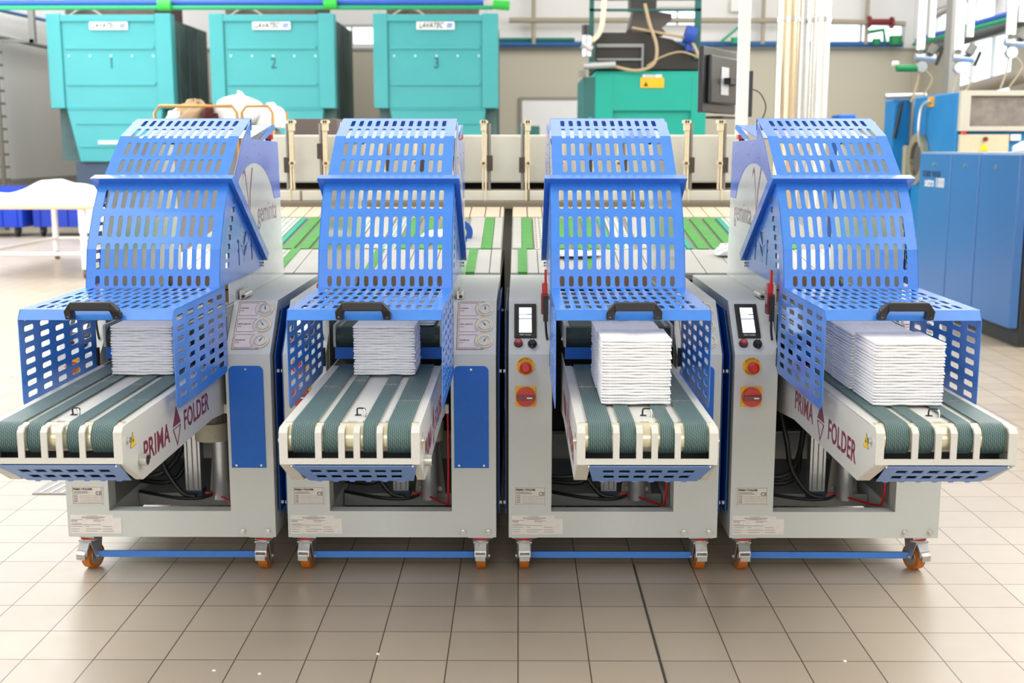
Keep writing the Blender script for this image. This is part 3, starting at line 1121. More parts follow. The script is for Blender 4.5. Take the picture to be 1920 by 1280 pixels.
# ---- upper conveyor inside the mouth
mb = MB()
for sx in (-1, 1):
    xa = CO + sx * .176
    mb.prism([[(3.735, .792), (3.735, .858), (3.745, .864), (4.45, .864), (4.45, .792)]], yz, xa, xa - sx * .008, mat('upper_frame_grey', (178, 182, 178), .45))
    mb.cyl((xa, 3.79, .81), (xa + sx * .006, 3.79, .81), .006, STEEL, 12)
mb.box(CO - .168, CO + .168, 3.81, 4.4, .845, .850, MATS['upper_frame_grey'])
part(mb, 'upper_conveyor_frame', bevel=.001)
mb = MB().cyl((CO - .166, 3.772, .820), (CO + .166, 3.772, .820), .034, mat('rubber_roller', (40, 54, 54), .45), 28)
part(mb, 'upper_roller')
for (a, b) in ((-.150, -.075), (-.055, -.015), (.02, .06), (.085, .158)):
    mb = MB()
    for (z0, z1) in ((.8525, .8555),):
        mb.box(a, b, 3.772, 4.40, z0, z1, mat('dark_upper_belt', (44, 66, 64), .6, bump=.3, bscale=300))
    for k in range(8):
        a0 = PI / 2 + PI * k / 8; a1 = PI / 2 + PI * (k + 1) / 8
        vs = []
        for x in (a, b):
            for r_ in (.0355, .0340):
                for aa in (a0, a1):
                    vs.append((x, 3.772 + r_ * math.cos(aa), .820 + r_ * math.sin(aa)))
        mb.add(vs, [(0, 1, 5, 4), (2, 6, 7, 3), (0, 2, 3, 1), (4, 5, 7, 6)], MATS['dark_upper_belt'])
    part(mb, 'upper_belt')
mb = MB().box(CO - .172, CO + .172, 3.742, 3.746, .752, .790, BLUE_IN)
part(mb, 'blue_skirt')

# ---- front guard (lower hood)
GW = .2155
prA = [(3.900, 1.312), (3.825, 1.220), (3.757, 1.106), (3.727, .986), (3.222, .984), (3.205, .957)]
L, fnA = folded(prA)
cols13 = [(-.178 + .02933 * i, .0074) for i in range(13)]
rowsA = [(.026, .104), (.1315, .2085), (.2300, .3170), (.3370, .3715)]
t0_ = L[3]
for k in range(5):
    a = t0_ + .020 + k * .0965
    rowsA.append((a, a + .068))
mb = MB()


def fnA2(u, s):
    p, n_ = fnA(u, s)
    return (p[0], p[1], p[2]), n_


slotted_sheet(mb, -GW, GW, 0, L[-1], rowsA, cols13, L[1:-1], fnA2, BLUE, .002)
# box sides (Y is the u axis)
for sx in (-1, 1):
    xs = sx * GW

    def fnS(u, v, xs=xs, sx=sx):
        return (xs, u, v), (sx, 0, 0)
    outline = [(3.2245, .985)]
    c = MB()
    rr = .03
    ol = [(3.205, .957), (3.222, .984), (3.790, .985)]
    for k in range(6):
        a = -PI / 2 * k / 5
        ol.append((3.790 - rr + rr * math.cos(a), .702 + rr + rr * math.sin(a)))
    for k in range(6):
        a = -PI / 2 - PI / 2 * k / 5
        ol.append((3.205 + rr + rr * math.cos(a), .702 + rr + rr * math.sin(a)))
    holes = []
    for i in range(5):
        for j in range(8):
            holes.append(list(reversed(stadium(3.272 + i * .1105, .738 + j * .0312, .033, .0078, 4))))
    mb.prism([ol] + holes, yz, xs, xs - sx * .002, BLUE)
# triangular cheeks with slot column and cut-out emblem
def stroke(pts, w_):
    """thin closed outline about an open polyline"""
    L1, L2 = [], []
    for i, p in enumerate(pts):
        a = pts[max(i - 1, 0)]; b = pts[min(i + 1, len(pts) - 1)]
        d = Vector((b[0] - a[0], b[1] - a[1])).normalized()
        n_ = Vector((-d.y, d.x)) * w_
        L1.append((p[0] + n_.x, p[1] + n_.y)); L2.append((p[0] - n_.x, p[1] - n_.y))
    return L1 + list(reversed(L2))


for sx in (-1, 1):
    xs = sx * (GW - .0005)
    ol = [(3.900, 1.312), (3.825, 1.220), (3.757, 1.106), (3.727, .986), (4.310, .986), (4.360, .994), (4.385, 1.012), (4.395, 1.032), (3.915, 1.332)]
    hs = []
    for k in range(8):
        t = k / 7.0
        yy = 3.957 - .130 * t - .018 * math.sin(PI * t)
        hs.append(list(reversed(stadium(yy + .008, 1.252 - .205 * t, .024, .0092, 3, .004))))
    # emblem: two F shapes flanking a solid wedge, outlined V and chevron
    hs.append([(4.205, 1.118), (4.165, 1.118), (4.165, 1.108), (4.188, 1.108), (4.188, 1.088), (4.170, 1.088), (4.170, 1.078), (4.188, 1.078), (4.188, 1.032), (4.205, 1.032)])
    hs.append([(3.980, 1.118), (4.008, 1.118), (4.008, 1.030), (3.994, 1.030), (3.994, 1.076), (3.983, 1.076), (3.983, 1.086), (3.994, 1.086), (3.994, 1.108), (3.980, 1.108)])
    hs.append([(4.128, 1.138), (4.055, 1.138), (4.078, 1.085)])
    hs.append(stroke([(4.150, 1.112), (4.078, 1.035), (4.022, 1.112)], .0014))
    hs.append(stroke([(4.135, 1.098), (4.078, 1.052), (4.036, 1.098)], .0011))
    hs.append(stroke([(4.130, 1.155), (4.075, 1.182), (4.035, 1.155)], .0014))
    mb.prism([ol] + hs, yz, xs, xs - sx * .002, BLUE)
fg = part(mb, 'front_guard')
# visor channel
vb = MB()
V0, V1, V2 = (3.900, 1.311), (3.866, 1.3265), (3.915, 1.337)
vo = .017
for (p, q, xa, xb) in ((V0, V1, GW, GW + vo), (V1, V2, GW + vo, GW + vo)):
    t_ = .0015
    vs = [(-xa, p[0], p[1]), (xa, p[0], p[1]), (xb, q[0], q[1]), (-xb, q[0], q[1])]
    vs += [(x, y + .001, z + .0018) for (x, y, z) in vs]
    vb.add(vs, [(0, 1, 2, 3), (7, 6, 5, 4), (0, 4, 5, 1), (1, 5, 6, 2), (2, 6, 7, 3), (3, 7, 4, 0)], BLUE)
for sx in (-1, 1):
    # channel running down the sloping rear edge of the cheek
    a0, a1 = Vector((sx * GW, 3.900, 1.311)), Vector((sx * GW, 4.385, 1.012))
    b0, b1 = Vector((sx * (GW + vo), 3.866, 1.3265)), Vector((sx * (GW + vo), 4.374, 1.012))
    c0, c1 = Vector((sx * (GW + vo), 3.915, 1.337)), Vector((sx * (GW + vo), 4.402, 1.036))
    d0, d1 = Vector((sx * GW, 3.915, 1.337)), Vector((sx * GW, 4.402, 1.036))
    vb.add([a0, b0, c0, d0, a1, b1, c1, d1], [(0, 1, 5, 4), (1, 2, 6, 5), (2, 3, 7, 6), (0, 4, 7, 3), (4, 5, 6, 7), (3, 2, 1, 0)], BLUE)
part(vb, 'visor', fg)
# bridge handle
hb = MB()


def bar(m_, pts, hw, hd, mm):
    """rectangular section along a path lying near the XZ plane; hw in-plane, hd depth vectors per point"""
    vs, fs = [], []
    for i, p in enumerate(pts):
        p = Vector(p)
        a = Vector(pts[max(i - 1, 0)]); b = Vector(pts[min(i + 1, len(pts) - 1)])
        d = (b - a).normalized()
        s_ = Vector((0, 1, 0))
        u_ = s_.cross(d).normalized()
        s_ = d.cross(u_)
        k = hw[i] if isinstance(hw, (list, tuple)) else hw
        vs += [p + u_ * k + s_ * hd, p + u_ * k - s_ * hd, p - u_ * k - s_ * hd, p - u_ * k + s_ * hd]
    n = len(pts)
    for i in range(n - 1):
        for j in range(4):
            fs.append((i * 4 + j, i * 4 + (j + 1) % 4, (i + 1) * 4 + (j + 1) % 4, (i + 1) * 4 + j))
    fs += [(3, 2, 1, 0), (n * 4 - 4, n * 4 - 3, n * 4 - 2, n * 4 - 1)]
    m_.add(vs, fs, mm)


bar(hb, [(-.065, 3.194, .970), (-.063, 3.186, .985), (-.053, 3.178, .999), (.053, 3.178, .999), (.063, 3.186, .985), (.065, 3.194, .970)], [.010, .012, .012, .012, .012, .010], .012, BLACK)
for sx in (-1, 1):
    hb.box(sx * .065 - .011, sx * .065 + .011, 3.184, 3.209, .961, .980, BLACK)
    hb.cyl((sx * .066, 3.184, .972), (sx * .066, 3.181, .972), .004, STEEL, 10)
part(hb, 'pull_handle', fg, bevel=.003)
# small fasteners and reflective tape
# ---- rear (upper) guard
prB = [(4.305, 1.530), (4.110, 1.467), (3.928, 1.334)]
L, fnB = folded([(4.305, 1.490), (4.303, 1.532), (4.108, 1.467), (3.925, 1.334)])
cols12 = [(-.162 + .02945 * i, .0072) for i in range(12)]
s1 = L[1]; s2 = L[2]
mb = MB()
slotted_sheet(mb, -.2055, .2055, 0, L[-1], [(s1 + .030, s1 + .095), (s1 + .122, s2 + .014), (s2 + .038, s2 + .112), (s2 + .134, s2 + .205)], cols12, L[1:-1],
              lambda u, s: ((fnB(u, s)[0]), Vector(fnB(u, s)[1])), BLUE, .002)
part(mb, 'rear_guard')

# ---- side sheets with blue overlay, gamma mark and script
for sx in (-1, 1):
    xs = sx * .2065
    pol = [(3.870, .916), (3.870, 1.120), (3.930, 1.235), (4.000, 1.335), (4.120, 1.440), (4.262, 1.518), (4.262, 1.457), (4.735, 1.452), (4.785, .916)]
    mb = MB().prism([pol], yz, xs, xs + sx * .003, PLATE)
    sd = part(mb, 'side_sheet')
    xo = xs + sx * .003
    arch = []
    for k in range(21):
        yy = 4.636 - (4.636 - 3.962) * k / 20
        q = max(0, 1 - ((yy - 4.30) / .364) ** 2)
        arch.append((yy, 1.15 + .223 * math.sqrt(q)))
    bl = [(4.7535, 1.232), (4.636, 1.232)] + arch[1:] + [(3.955, 1.262), (4.000, 1.335), (4.120, 1.440), (4.262, 1.5175), (4.262, 1.4565), (4.7345, 1.4515)]
    ob = MB().prism([bl], yz, xo, xo + sx * .0015, BLUE_SIDE)
    for (yy, zz) in ((4.40, 1.405), (4.20, 1.395), (4.57, 1.345), (4.66, 1.41), (4.32, 1.44)):
        ob.cyl((xo + sx * .0015, yy, zz), (xo + sx * .0035, yy, zz), .0045, STEEL, 8)
    part(ob, 'blue_overlay', sd)
    # gamma mark
    g = MB()
    fx = lambda u, v, t: (xo + sx * t, u, v)
    F = (lambda y: y) if sx > 0 else (lambda y: 8.42 - y + .02)
    def gp(pts): return [(F(a), b) for a, b in pts]
    THIN = mat('faded_maroon_print', (150, 96, 108), .5)
    g.prism([gp([(4.118, 1.318), (4.124, 1.345), (4.142, 1.360), (4.158, 1.350), (4.172, 1.318), (4.192, 1.262), (4.206, 1.205), (4.209, 1.180), (4.200, 1.205), (4.184, 1.262), (4.160, 1.318), (4.146, 1.340), (4.132, 1.336)])], fx, 0, .0004, THIN)
    g.prism([gp([(4.262, 1.357), (4.282, 1.357), (4.232, 1.270), (4.214, 1.180), (4.209, 1.180), (4.217, 1.270)])], fx, 0, .0004, THIN)
    if sx > 0:
        Mx = Matrix(((0, 0, 1, xo + .0003), (1, 0, 0, 4.505), (0, 1, 0, 1.188), (0, 0, 0, 1)))
    else:
        Mx = Matrix(((0, 0, -1, xo - .0003), (-1, 0, 0, 4.49), (0, 1, 0, 1.182), (0, 0, 0, 1)))
    g.text('geminta', .112, Mx, mat('thin_script_print', (158, 140, 146), .5), .0002, 0, sx=.98)
    part(g, 'gamma_emblem', sd)
# tail fin behind the hood, stop button on each side
mb = MB()
vs = [(-.204, 4.275, 1.458), (.204, 4.275, 1.458), (.204, 4.660, 1.512), (-.204, 4.660, 1.512)]
vs2 = [(x, y, z + .003) for x, y, z in vs]
mb.add(vs + vs2, [(0, 1, 2, 3), (7, 6, 5, 4), (0, 4, 5, 1), (1, 5, 6, 2), (2, 6, 7, 3), (3, 7, 4, 0)], BLUE)
for sx in (-1, 1):
    mb.prism([[(4.42, 1.459), (4.640, 1.514), (4.700, 1.518), (4.705, 1.500), (4.52, 1.459)]], yz, sx * .2045, sx * .2075, BLUE)
part(mb, 'rear_flap')
for sx in (-1, 1):
    mb = MB().cyl((sx * .190, 4.655, 1.440), (sx * .190, 4.655, 1.460), .012, BLACK, 16).cyl((sx * .190, 4.655, 1.460), (sx * .190, 4.655, 1.478), .020, RED, 20)
    part(mb, 'stop_button')
# guard hinge bodies and interlock
for sx in (-1, 1):
    mb = MB().cyl((sx * .229, 3.985, .9255), (sx * .229, 4.085, .9255), .0095, STEEL, 14).cyl((sx * .229, 3.985, .9255), (sx * .229, 3.978, .9255), .006, BLACK, 10)
    mb.box(min(sx * .2165, sx * .222), max(sx * .2165, sx * .222), 3.98, 4.09, .916, .945, STEEL)
    part(mb, 'guard_hinge')
    part(MB().cyl((sx * .217, 4.352, 1.000), (sx * .224, 4.352, 1.000), .009, STEEL, 12), 'pivot_bolt')
mb = MB().box(-.240, -.222, 3.845, 3.875, .952, .985, RED).box(-.232, -.224, 3.850, 3.868, .985, 1.030, RED)
mb.box(-.243, -.219, 3.835, 3.872, .885, .952, DRED).box(-.236, -.220, 3.826, 3.836, .862, .945, BLACK)
mb.tube([(-.228, 3.835, .865), (-.226, 3.838, .83), (-.222, 3.84, .80)], .004, BLACK, 8)
part(mb, 'interlock_switch', bevel=.001)

LABS = ['folding machine furthest left, its conveyor cut off by the picture edge',
        'second folding machine from the left, small napkin pile set back on its belts',
        'third folding machine from the left, with one large napkin block near its conveyor end',
        'folding machine furthest right, with three napkin stacks, nearest the blue cabinet']
machines = []
for k in range(4):
    m_ = root if k == 0 else copy_tree(root)
    m_.location = (CX + PITCH * k, 3.80, 0)
    m_['label'] = LABS[k]
    machines.append(m_)
cas = [[c for c in m_.children if c.name.startswith('castor') and c.location.y < .2] for m_ in machines]
for m_i, (rl, rr_) in enumerate(((-.30, -.08), (-.10, -.04), (.04, .08), (.08, .34))):
    for c in cas[m_i]:
        c.rotation_euler = (0, 0, rl if c.location.x < 0 else rr_)
for o in bpy.data.objects:
    if '_o' in o: del o['_o']

# ================================================================== NAPKIN STACKS
def napkin_mesh(seed, w_=.186, d_=.200, h_=.0078):
    rnd = random.Random(seed)
    nx, ny = 16, 8
    m_ = MB()
    ph = [rnd.uniform(0, 6.28) for _ in range(4)]
    jl, jr = rnd.uniform(-.0012, .0012), rnd.uniform(-.0016, .0016)
    # cross-section rings in x, rounded folded front; four sheet layers show on the sides
    def wob(x, y):
        return .0006 * math.sin(x * 42 + ph[0]) + .0004 * math.sin(x * 95 + ph[1]) + .0005 * math.sin(y * 30 + ph[2])
    prof_ = []
    hh = h_ / 2
    for k in range(7):
        a = PI / 2 + PI * k / 6
        prof_.append((-d_ / 2 + .0045 + .0045 * math.cos(a), hh + (hh * 1.0) * math.sin(a)))
    for k in range(7):
        a = -PI / 2 + PI * k / 6
        prof_.append((d_ / 2 - .0045 + .0045 * math.cos(a), hh + hh * math.sin(a)))
    prof_.append((.02, h_)); 
    vs, fs = [], []
    n = len(prof_)
    xs_ = [-w_ / 2 + w_ * i / nx for i in range(nx + 1)]
    for i, x in enumerate(xs_):
        e_ = min(1.0, min(i, nx - i) / 1.0)
        for (y, z) in prof_:
            xx = x + (jl if i == 0 else (jr if i == nx else 0))
            zz = hh + (z - hh) * (.62 if e_ < .5 else 1.0) + wob(x, y)
            vs.append((xx, y, zz))
    for i in range(nx):
        for j in range(n):
            a = i * n + j; b = i * n + (j + 1) % n
            fs.append((a, b, b + n, a + n))
    m_.add(vs, fs, CLOTH, True)
    m_.add(vs[:n], [tuple(reversed(range(n)))], CLOTH)
    m_.add(vs[-n:], [tuple(range(n))], CLOTH)
    return m_.mesh('napkin')


NAP = [napkin_mesh(s) for s in range(6)]
ORD = ['topmost', 'second', 'third', 'fourth', 'fifth', 'sixth', 'seventh', 'eighth', 'ninth', 'tenth', 'eleventh', 'twelfth', 'thirteenth', 'fourteenth',
       'fifteenth', 'sixteenth', 'seventeenth', 'eighteenth', 'nineteenth', 'twentieth', 'twenty-first', 'twenty-second', 'twenty-third', 'twenty-fourth', 'twenty-fifth']
TEEN = 22


def stack(mi, x, y, z, n, where, pitch=.0081, sx=1.0):
    for k in range(n):
        o = bpy.data.objects.new('folded_napkin', NAP[(k * 5 + mi) % 6])
        COL.objects.link(o)
        o.location = (CX + PITCH * mi + x + random.uniform(-.0009, .0009), y + .1 + random.uniform(-.0012, .0012), z + k * pitch)
        o.rotation_euler = (0, 0, random.uniform(-.008, .008))
        o.scale = (sx, 1, 1.04)
        q = n - 1 - k
        if q == 0: l = 'white folded napkin lying topmost on the %s' % where
        elif k == 0: l = 'white folded napkin at the very bottom of the %s' % where
        else: l = 'white napkin, %s from top of the %s' % (ORD[q], where)
        tag(o, l, 'napkin', where)


BT = RZ + RR + .0012
stack(3, -.018, 3.080, BT, 21, 'front stack on the rightmost machine')
stack(3, -.022, 3.292, BT, 20, 'middle stack on the rightmost machine')
stack(3, -.018, 3.504, BT, 20, 'rear stack on the rightmost machine')
stack(2, -.002, 3.090, BT, 22, 'front stack on the third machine', .0080)
stack(2, -.004, 3.300, BT, 21, 'rear stack on the third machine', .0080)
stack(1, .020, 3.500, BT, 19, 'big stack on the second machine', .0079, 1.0)
stack(1, .060, 3.765, .8568, 9, 'small stack on the second machine', .0079, 1.0)
stack(0, .028, 3.500, BT, 19, 'stack on the leftmost machine', .0079, 1.0)

# ================================================================== FEEDING TABLE BEHIND
def bz(y): return .915 + .12 * (y - 4.82)


def bed_strip(m_, x0, x1, y0, y1, m, h=.006, t=.012):
    vs = [(x, y, bz(y) + h + dz) for x in (x0, x1) for y in (y0, y1) for dz in (-t, 0)]
    m_.add(vs, [(0, 1, 3, 2), (4, 6, 7, 5), (0, 4, 5, 1), (2, 3, 7, 6), (0, 2, 6, 4), (1, 5, 7, 3)], m)


PERF = mat('perforated_white', (206, 214, 204), .5)
for half, (xa, xb) in enumerate(((-1.50, -.075), (-.032, 1.42))):
    t = empty('ironer_feeding_table', ((xa + xb) / 2, 5.6, 0), ('pale table with green belts behind the two left folding machines', 'pale table with green belts behind the two right folding machines')[half], 'machine table')
    off = (((xa + xb) / 2), 5.6, 0)
    fr = MB().box(xa, xb, 4.86, 6.34, .10, .86, mat('table_dark_body', (60, 60, 58), .7))
    fr.box(xa, xa + .03, 4.82, 6.36, .0, .88, BEDW).box(xb - .03, xb, 4.82, 6.36, .0, .88, BEDW)
    fr.build('table_body', t, off)
    dk = MB()
    bed_strip(dk, xa, xb, 4.80, 6.38, mat('table_grey_deck', (150, 148, 140), .5), 0, .02)
    dk.build('deck', t, off)
    # front white plates
    fp = MB()
    xx = xa
    while xx < xb - .02:
        nx_ = min(xx + .115, xb)
        bed_strip(fp, xx + .002, nx_ - .002, 4.805, 5.27, BEDW, .008)
        xx = nx_
    fp.build('front_plates', t, off)
    if half == 0:
        belts = [-1.33, -1.04, -.972, -.904, -.52, -.44, -.36, -.145]
        teals = [-1.10, -.850, -.30]
        perfs = [(-1.21, -1.12), (-.83, -.74), (-.62, -.56)]
        whites = [(-.118, -.080), (-.24, -.17), (-.73, -.63)]
        fgs = [-.20, -.62, -1.0]
    else:
        belts = [.040, .20, .27, .34, .835, .903, .971, 1.25]
        teals = [.415, .775, 1.025]
        perfs = [(.44, .52), (.68, .755), (1.04, 1.14), (.075, .13)]
        whites = [(-.026, .014), (.55, .66)]
        fgs = [.018, .30, .62]
    for b in belts:
        m_ = MB(); bed_strip(m_, b - .024, b + .024, 5.285, 6.06, GBELT, .010); m_.build('green_belt', t, off)
    for b in fgs:
        m_ = MB(); bed_strip(m_, b - .019, b + .019, 4.802, 5.275, GBELT, .012); m_.build('green_belt', t, off)
    for b in teals:
        m_ = MB(); bed_strip(m_, b - .012, b + .012, 5.285, 6.06, TEALS, .010); m_.build('teal_strip', t, off)
    for (a, b) in perfs:
        m_ = MB(); bed_strip(m_, a, b, 5.285, 6.06, PERF, .009)
        k = 0
        yy = 5.31
        while yy < 6.03:
            for j in range(3):
                cx_ = a + (b - a) * (j + .5) / 3
                bed_strip(m_, cx_ - .006, cx_ + .006, yy, yy + .02, mat('slot_dark_red', (110, 70, 72), .6) if half and a < .2 else mat('slot_dark_green', (70, 120, 100), .6), .0095, .003)
            yy += .045
        m_.build('perforated_strip', t, off)
    for (a, b) in whites:
        m_ = MB(); bed_strip(m_, a, b, 5.285, 6.06, BEDW, .012); m_.build('white_plate', t, off)
    m_ = MB()
    xx = xa
    while xx < xb - .02:
        bed_strip(m_, xx + .003, min(xx + .078, xb) - .003, 6.075, 6.37, SLAT, .012)
        xx += .078
    o = m_.build('slatted_end', t, off)
tag(MB().ring((-.272, 5.50, 1.035), (0, 1, 0), .030, .058, .035, PIPEB, 28).build('blue_drum_cover'), 'small blue round cover above the feeding table beside the second machine', 'cover')
# loose cloth on the table
def cloth_lump(name, cx, cy, cz, rx, ry, rz_, seed, label, cat, m=LINEN, n=18, amp=.25, group=None):
    rnd = random.Random(seed)
    ph = [(rnd.uniform(2, 6), rnd.uniform(2, 6), rnd.uniform(0, 6.28), rnd.uniform(.3, 1)) for _ in range(7)]
    m_ = MB()
    vs, fs = [], []
    for i in range(n + 1):
        th = (PI / 2) * i / n
        for j in range(2 * n):
            a = PI * j / n
            q = sum(p[3] * math.sin(p[0] * a * 1.0 // 1 * 0 + round(p[0]) * a + p[1] * th * 2 + p[2]) for p in ph) / 4
            r_ = 1 + amp * q * (.3 + .7 * math.sin(th))
            vs.append((cx + rx * r_ * math.sin(th) * math.cos(a), cy + ry * r_ * math.sin(th) * math.sin(a), cz + max(0, rz_ * math.cos(th) * (1 + amp * q * 1.2))))
    for i in range(n):
        for j in range(2 * n):
            a = i * 2 * n + j; b = i * 2 * n + (j + 1) % (2 * n)
            fs.append((a, b, b + 2 * n, a + 2 * n))
    fs.append(tuple(reversed(range(n * 2 * n, (n + 1) * 2 * n))))
    m_.add(vs, fs, m, True)
    o = m_.build(name)
    return tag(o, label, cat, group)


cloth_lump('crumpled_napkin', .905, 5.14, bz(5.14) + .012, .045, .05, .045, 3, 'small crumpled white cloth on the table behind the rightmost machine', 'cloth')
cloth_lump('flat_napkin', .24, 5.12, bz(5.12) + .015, .13, .07, .02, 5, 'flat white cloth lying on the table behind the third machine', 'cloth', amp=.06)
cloth_lump('flat_napkin', -.36, 5.55, bz(5.55) + .015, .10, .14, .03, 9, 'flat white cloth lying on the table behind the second machine', 'cloth', amp=.06)

# ---- ironer with long beige hood and feed guides
t = empty('flatwork_ironer', (-.05, 7.2, 0), 'long beige flatwork ironer spanning behind the four folding machines', 'ironing machine')
off = (-.05, 7.2, 0)
MB().box(-1.42, 1.24, 6.62, 7.9, 1.235, 1.500, BEIGE).build('hood', t, off, .012)
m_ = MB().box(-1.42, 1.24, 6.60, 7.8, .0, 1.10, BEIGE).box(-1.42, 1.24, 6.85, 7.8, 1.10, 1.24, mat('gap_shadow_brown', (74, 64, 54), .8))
m_.build('lower_cabinet', t, off, .004)
m_ = MB().box(-1.42, 1.24, 6.48, 6.60, 1.142, 1.196, BEIGE)
for xx in (-1.2, -.9, .05, .62):
    m_.box(xx, xx + .012, 6.475, 6.60, 1.142, 1.196, TAUPE)
m_.build('feed_ledge', t, off, .003)
MB().box(-1.44, 1.26, 6.42, 6.60, 1.10, 1.141, TAUPE).build('front_rail', t, off, .003)
MB().box(-1.42, 1.24, 6.62, 6.85, 1.14, 1.20, mat('brown_recess_shelf', (150, 138, 116), .6)).build('recess_shelf', t, off)
# narrow grey-white beam right of the third machine
GRP = 'feed guides standing along the ironer front'
def feed_guide(side, clampz):
    g = empty('feed_guide', (0, 6.54, 1.14), '-', 'feed guide', GRP)
    off = (0, 6.54, 1.14)
    p = MB().cyl((0, 6.54, 1.1965), (0, 6.54, 1.560), .010, mat('dull_steel_rod', (140, 136, 132), .4, .5), 12)
    p.build('rod', g, off)
    MB().box(-.020, .020, 6.518, 6.560, clampz - .042, clampz + .042, mat('dark_rubber_sleeve', (70, 62, 56), .6)).build('clamp_sleeve', g, off, .003)
    s = side
    a = MB()
    a.box(min(s * .013, s * .024), max(s * .013, s * .024), 6.4955 - .028, 6.4735 - .001, 1.1415, 1.1975, IVORY)
    a.box(min(s * .013, s * .024), max(s * .013, s * .024), 6.4675, 6.540, 1.1975, 1.205, IVORY)
    a.box(min(s * .013, s * .024), max(s * .013, s * .024), 6.515, 6.540, 1.205, 1.555, IVORY)
    a.box(min(s * .030, s * .038), max(s * .030, s * .038), 6.515, 6.540, 1.200, 1.555, IVORY)
    a.box(min(s * .013, s * .038), max(s * .013, s * .038), 6.517, 6.530, 1.33, 1.555, IVORY)
    a.box(min(s * .012, s * .044), max(s * .012, s * .044), 6.510, 6.545, 1.520, 1.562, IVORY)
    for q in (.016, .028, .040):
        a.cyl((s * q, 6.505, 1.568), (s * q, 6.550, 1.568), .011, IVORY, 12)
    a.cyl((s * .030, 6.500, 1.345), (s * .030, 6.515, 1.345), .018, IVORY, 14)
    a.build('ivory_arm', g, off, .002)
    MB().cyl((s * .030, 6.484, 1.345), (s * .030, 6.500, 1.345), .008, mat('knob_brown', (120, 84, 50), .5), 12).build('arm_knob', g, off)
    return g


where = ['at the left end of the ironer, right of the first hood', 'second along, left of the second hood', 'third along, seen through the second hood', 'fourth along, seen through the second hood',
         'fifth along, seen through the second hood', 'sixth along, at the right side of the second hood', 'seventh along, just left of the dark gap between tables', 'eighth along, left of the third hood',
         'ninth along, seen through the third hood', 'tenth along, seen through the third hood', 'eleventh along, seen through the third hood', 'twelfth along, seen through the third hood',
         'thirteenth along, just right of the third hood', 'at the right end of the ironer, beside the fourth machine']
protoR = feed_guide(1, 1.345)
protoL = feed_guide(-1, 1.345)
usedR = usedL = False
for i in range(14):
    px = 545 + 62.1 * i
    s = 1 if i in (0, 1, 7, 8, 9) else -1
    X = (px - 972) / 2200 * 6.55
    if s > 0:
        g = protoR if not usedR else copy_tree(protoR); usedR = True
    else:
        g = protoL if not usedL else copy_tree(protoL); usedL = True
    g.location = (X, 6.54, 1.14)
    g['label'] = 'ivory feed guide ' + where[i]
    if i in (1,):
        for c in g.children:
            if c.name.startswith('clamp'): c.location.z += .075
    if i in (0, 12, 13):
        for c in g.children:
            if c.name.startswith('clamp'): c.location.z += -.01

# ================================================================== FLUES, POST, MONITORS
for (x, r, m_, lb) in ((1.892, .076, FLUETAN, 'warm tinted polished flue pipe, leftmost of three behind the right machine'),
                       (2.020, .060, FLUE, 'silver flue pipe between the two other tall flues'),
                       (2.122, .066, FLUE, 'silver flue pipe, rightmost of the three tall flues')):
    y_ = 8.5 if r != .060 else 8.64
    t = empty('flue_pipe', (x, y_, 0), lb, 'pipe', 'tall metal flues')
    p = MB().cyl((x, y_, 0), (x, y_, 6.45), r, m_, 40)
    p.build('duct', t, (x, y_, 0))
    for z in (1.2, 2.30, 3.6):
        MB().ring((x, y_, z), (0, 0, 1), r, r + .006, .03, STEEL, 40).build('joint_band', t, (x, y_, 0))
t = empty('equipment_post', (1.398, 7.49, 0), 'tall white square post between third and fourth machine', 'post')
MB().box(1.365, 1.431, 7.455, 7.525, 0, 6.45, POLE).build('shaft', t, (1.398, 7.49, 0), .004)
MB().box(1.325, 1.471, 7.40, 7.58, 0, .012, STEEL).build('base_plate', t, (1.398, 7.49, 0))


def monitor(cx, cy, cz, w_, h_, rz, label):
    t = empty('computer_monitor', (cx, cy, cz - h_ / 2), label, 'monitor', None, rz)
    off = (0, 0, -h_ / 2)
    MB().box(-w_ / 2, w_ / 2, -.018, .018, -h_ / 2, h_ / 2, mat('monitor_black', (40, 42, 46), .35)).build('housing', t, off, .006)
    MB().box(-w_ / 2 + .06, w_ / 2 - .06, -.05, -.018, -h_ / 2 + .06, h_ / 2 - .05, MATS['monitor_black']).build('rear_bulge', t, off, .012)
    MB().box(-.07, .07, -.054, -.0505, -.09, .09, mat('vesa_plate', (200, 206, 214), .35, .5)).build('mount_plate', t, off)
    MB().box(-.02, .20, -.10, -.054, -.02, .02, BLACK).build('mount_arm', t, off)
    MB().box(-w_ / 2 + .012, w_ / 2 - .012, .018, .0195, -h_ / 2 + .015, h_ / 2 - .015, mat('screen_off', (12, 12, 14), .1)).build('screen', t, off)
    MB().box(-.12, .12, -.09, .03, -h_ / 2 - .035, -h_ / 2 - .02, BLACK).build('foot_shelf', t, off)
    return t


monitor(1.325, 8.0, 1.865, .62, .42, math.radians(60), 'black monitor seen from behind, hung on the white post')
m_ = MB().box(1.4315, 1.457, 7.46, 7.80, 1.62, 1.90, mat('screen_edge_dark', (46, 52, 58), .5))
tag(m_.build('control_box', bevel=.004), 'slim dark box fixed to the right side of the white post', 'box')
tag(MB().tube([(1.46, 7.6, 1.80), (1.53, 7.6, 1.77), (1.57, 7.6, 1.68), (1.53, 7.6, 1.58), (1.44, 7.53, 1.54)], .004, BLACK, 6).build('loose_cable'), 'thin black cable looping beside the white post', 'cable')

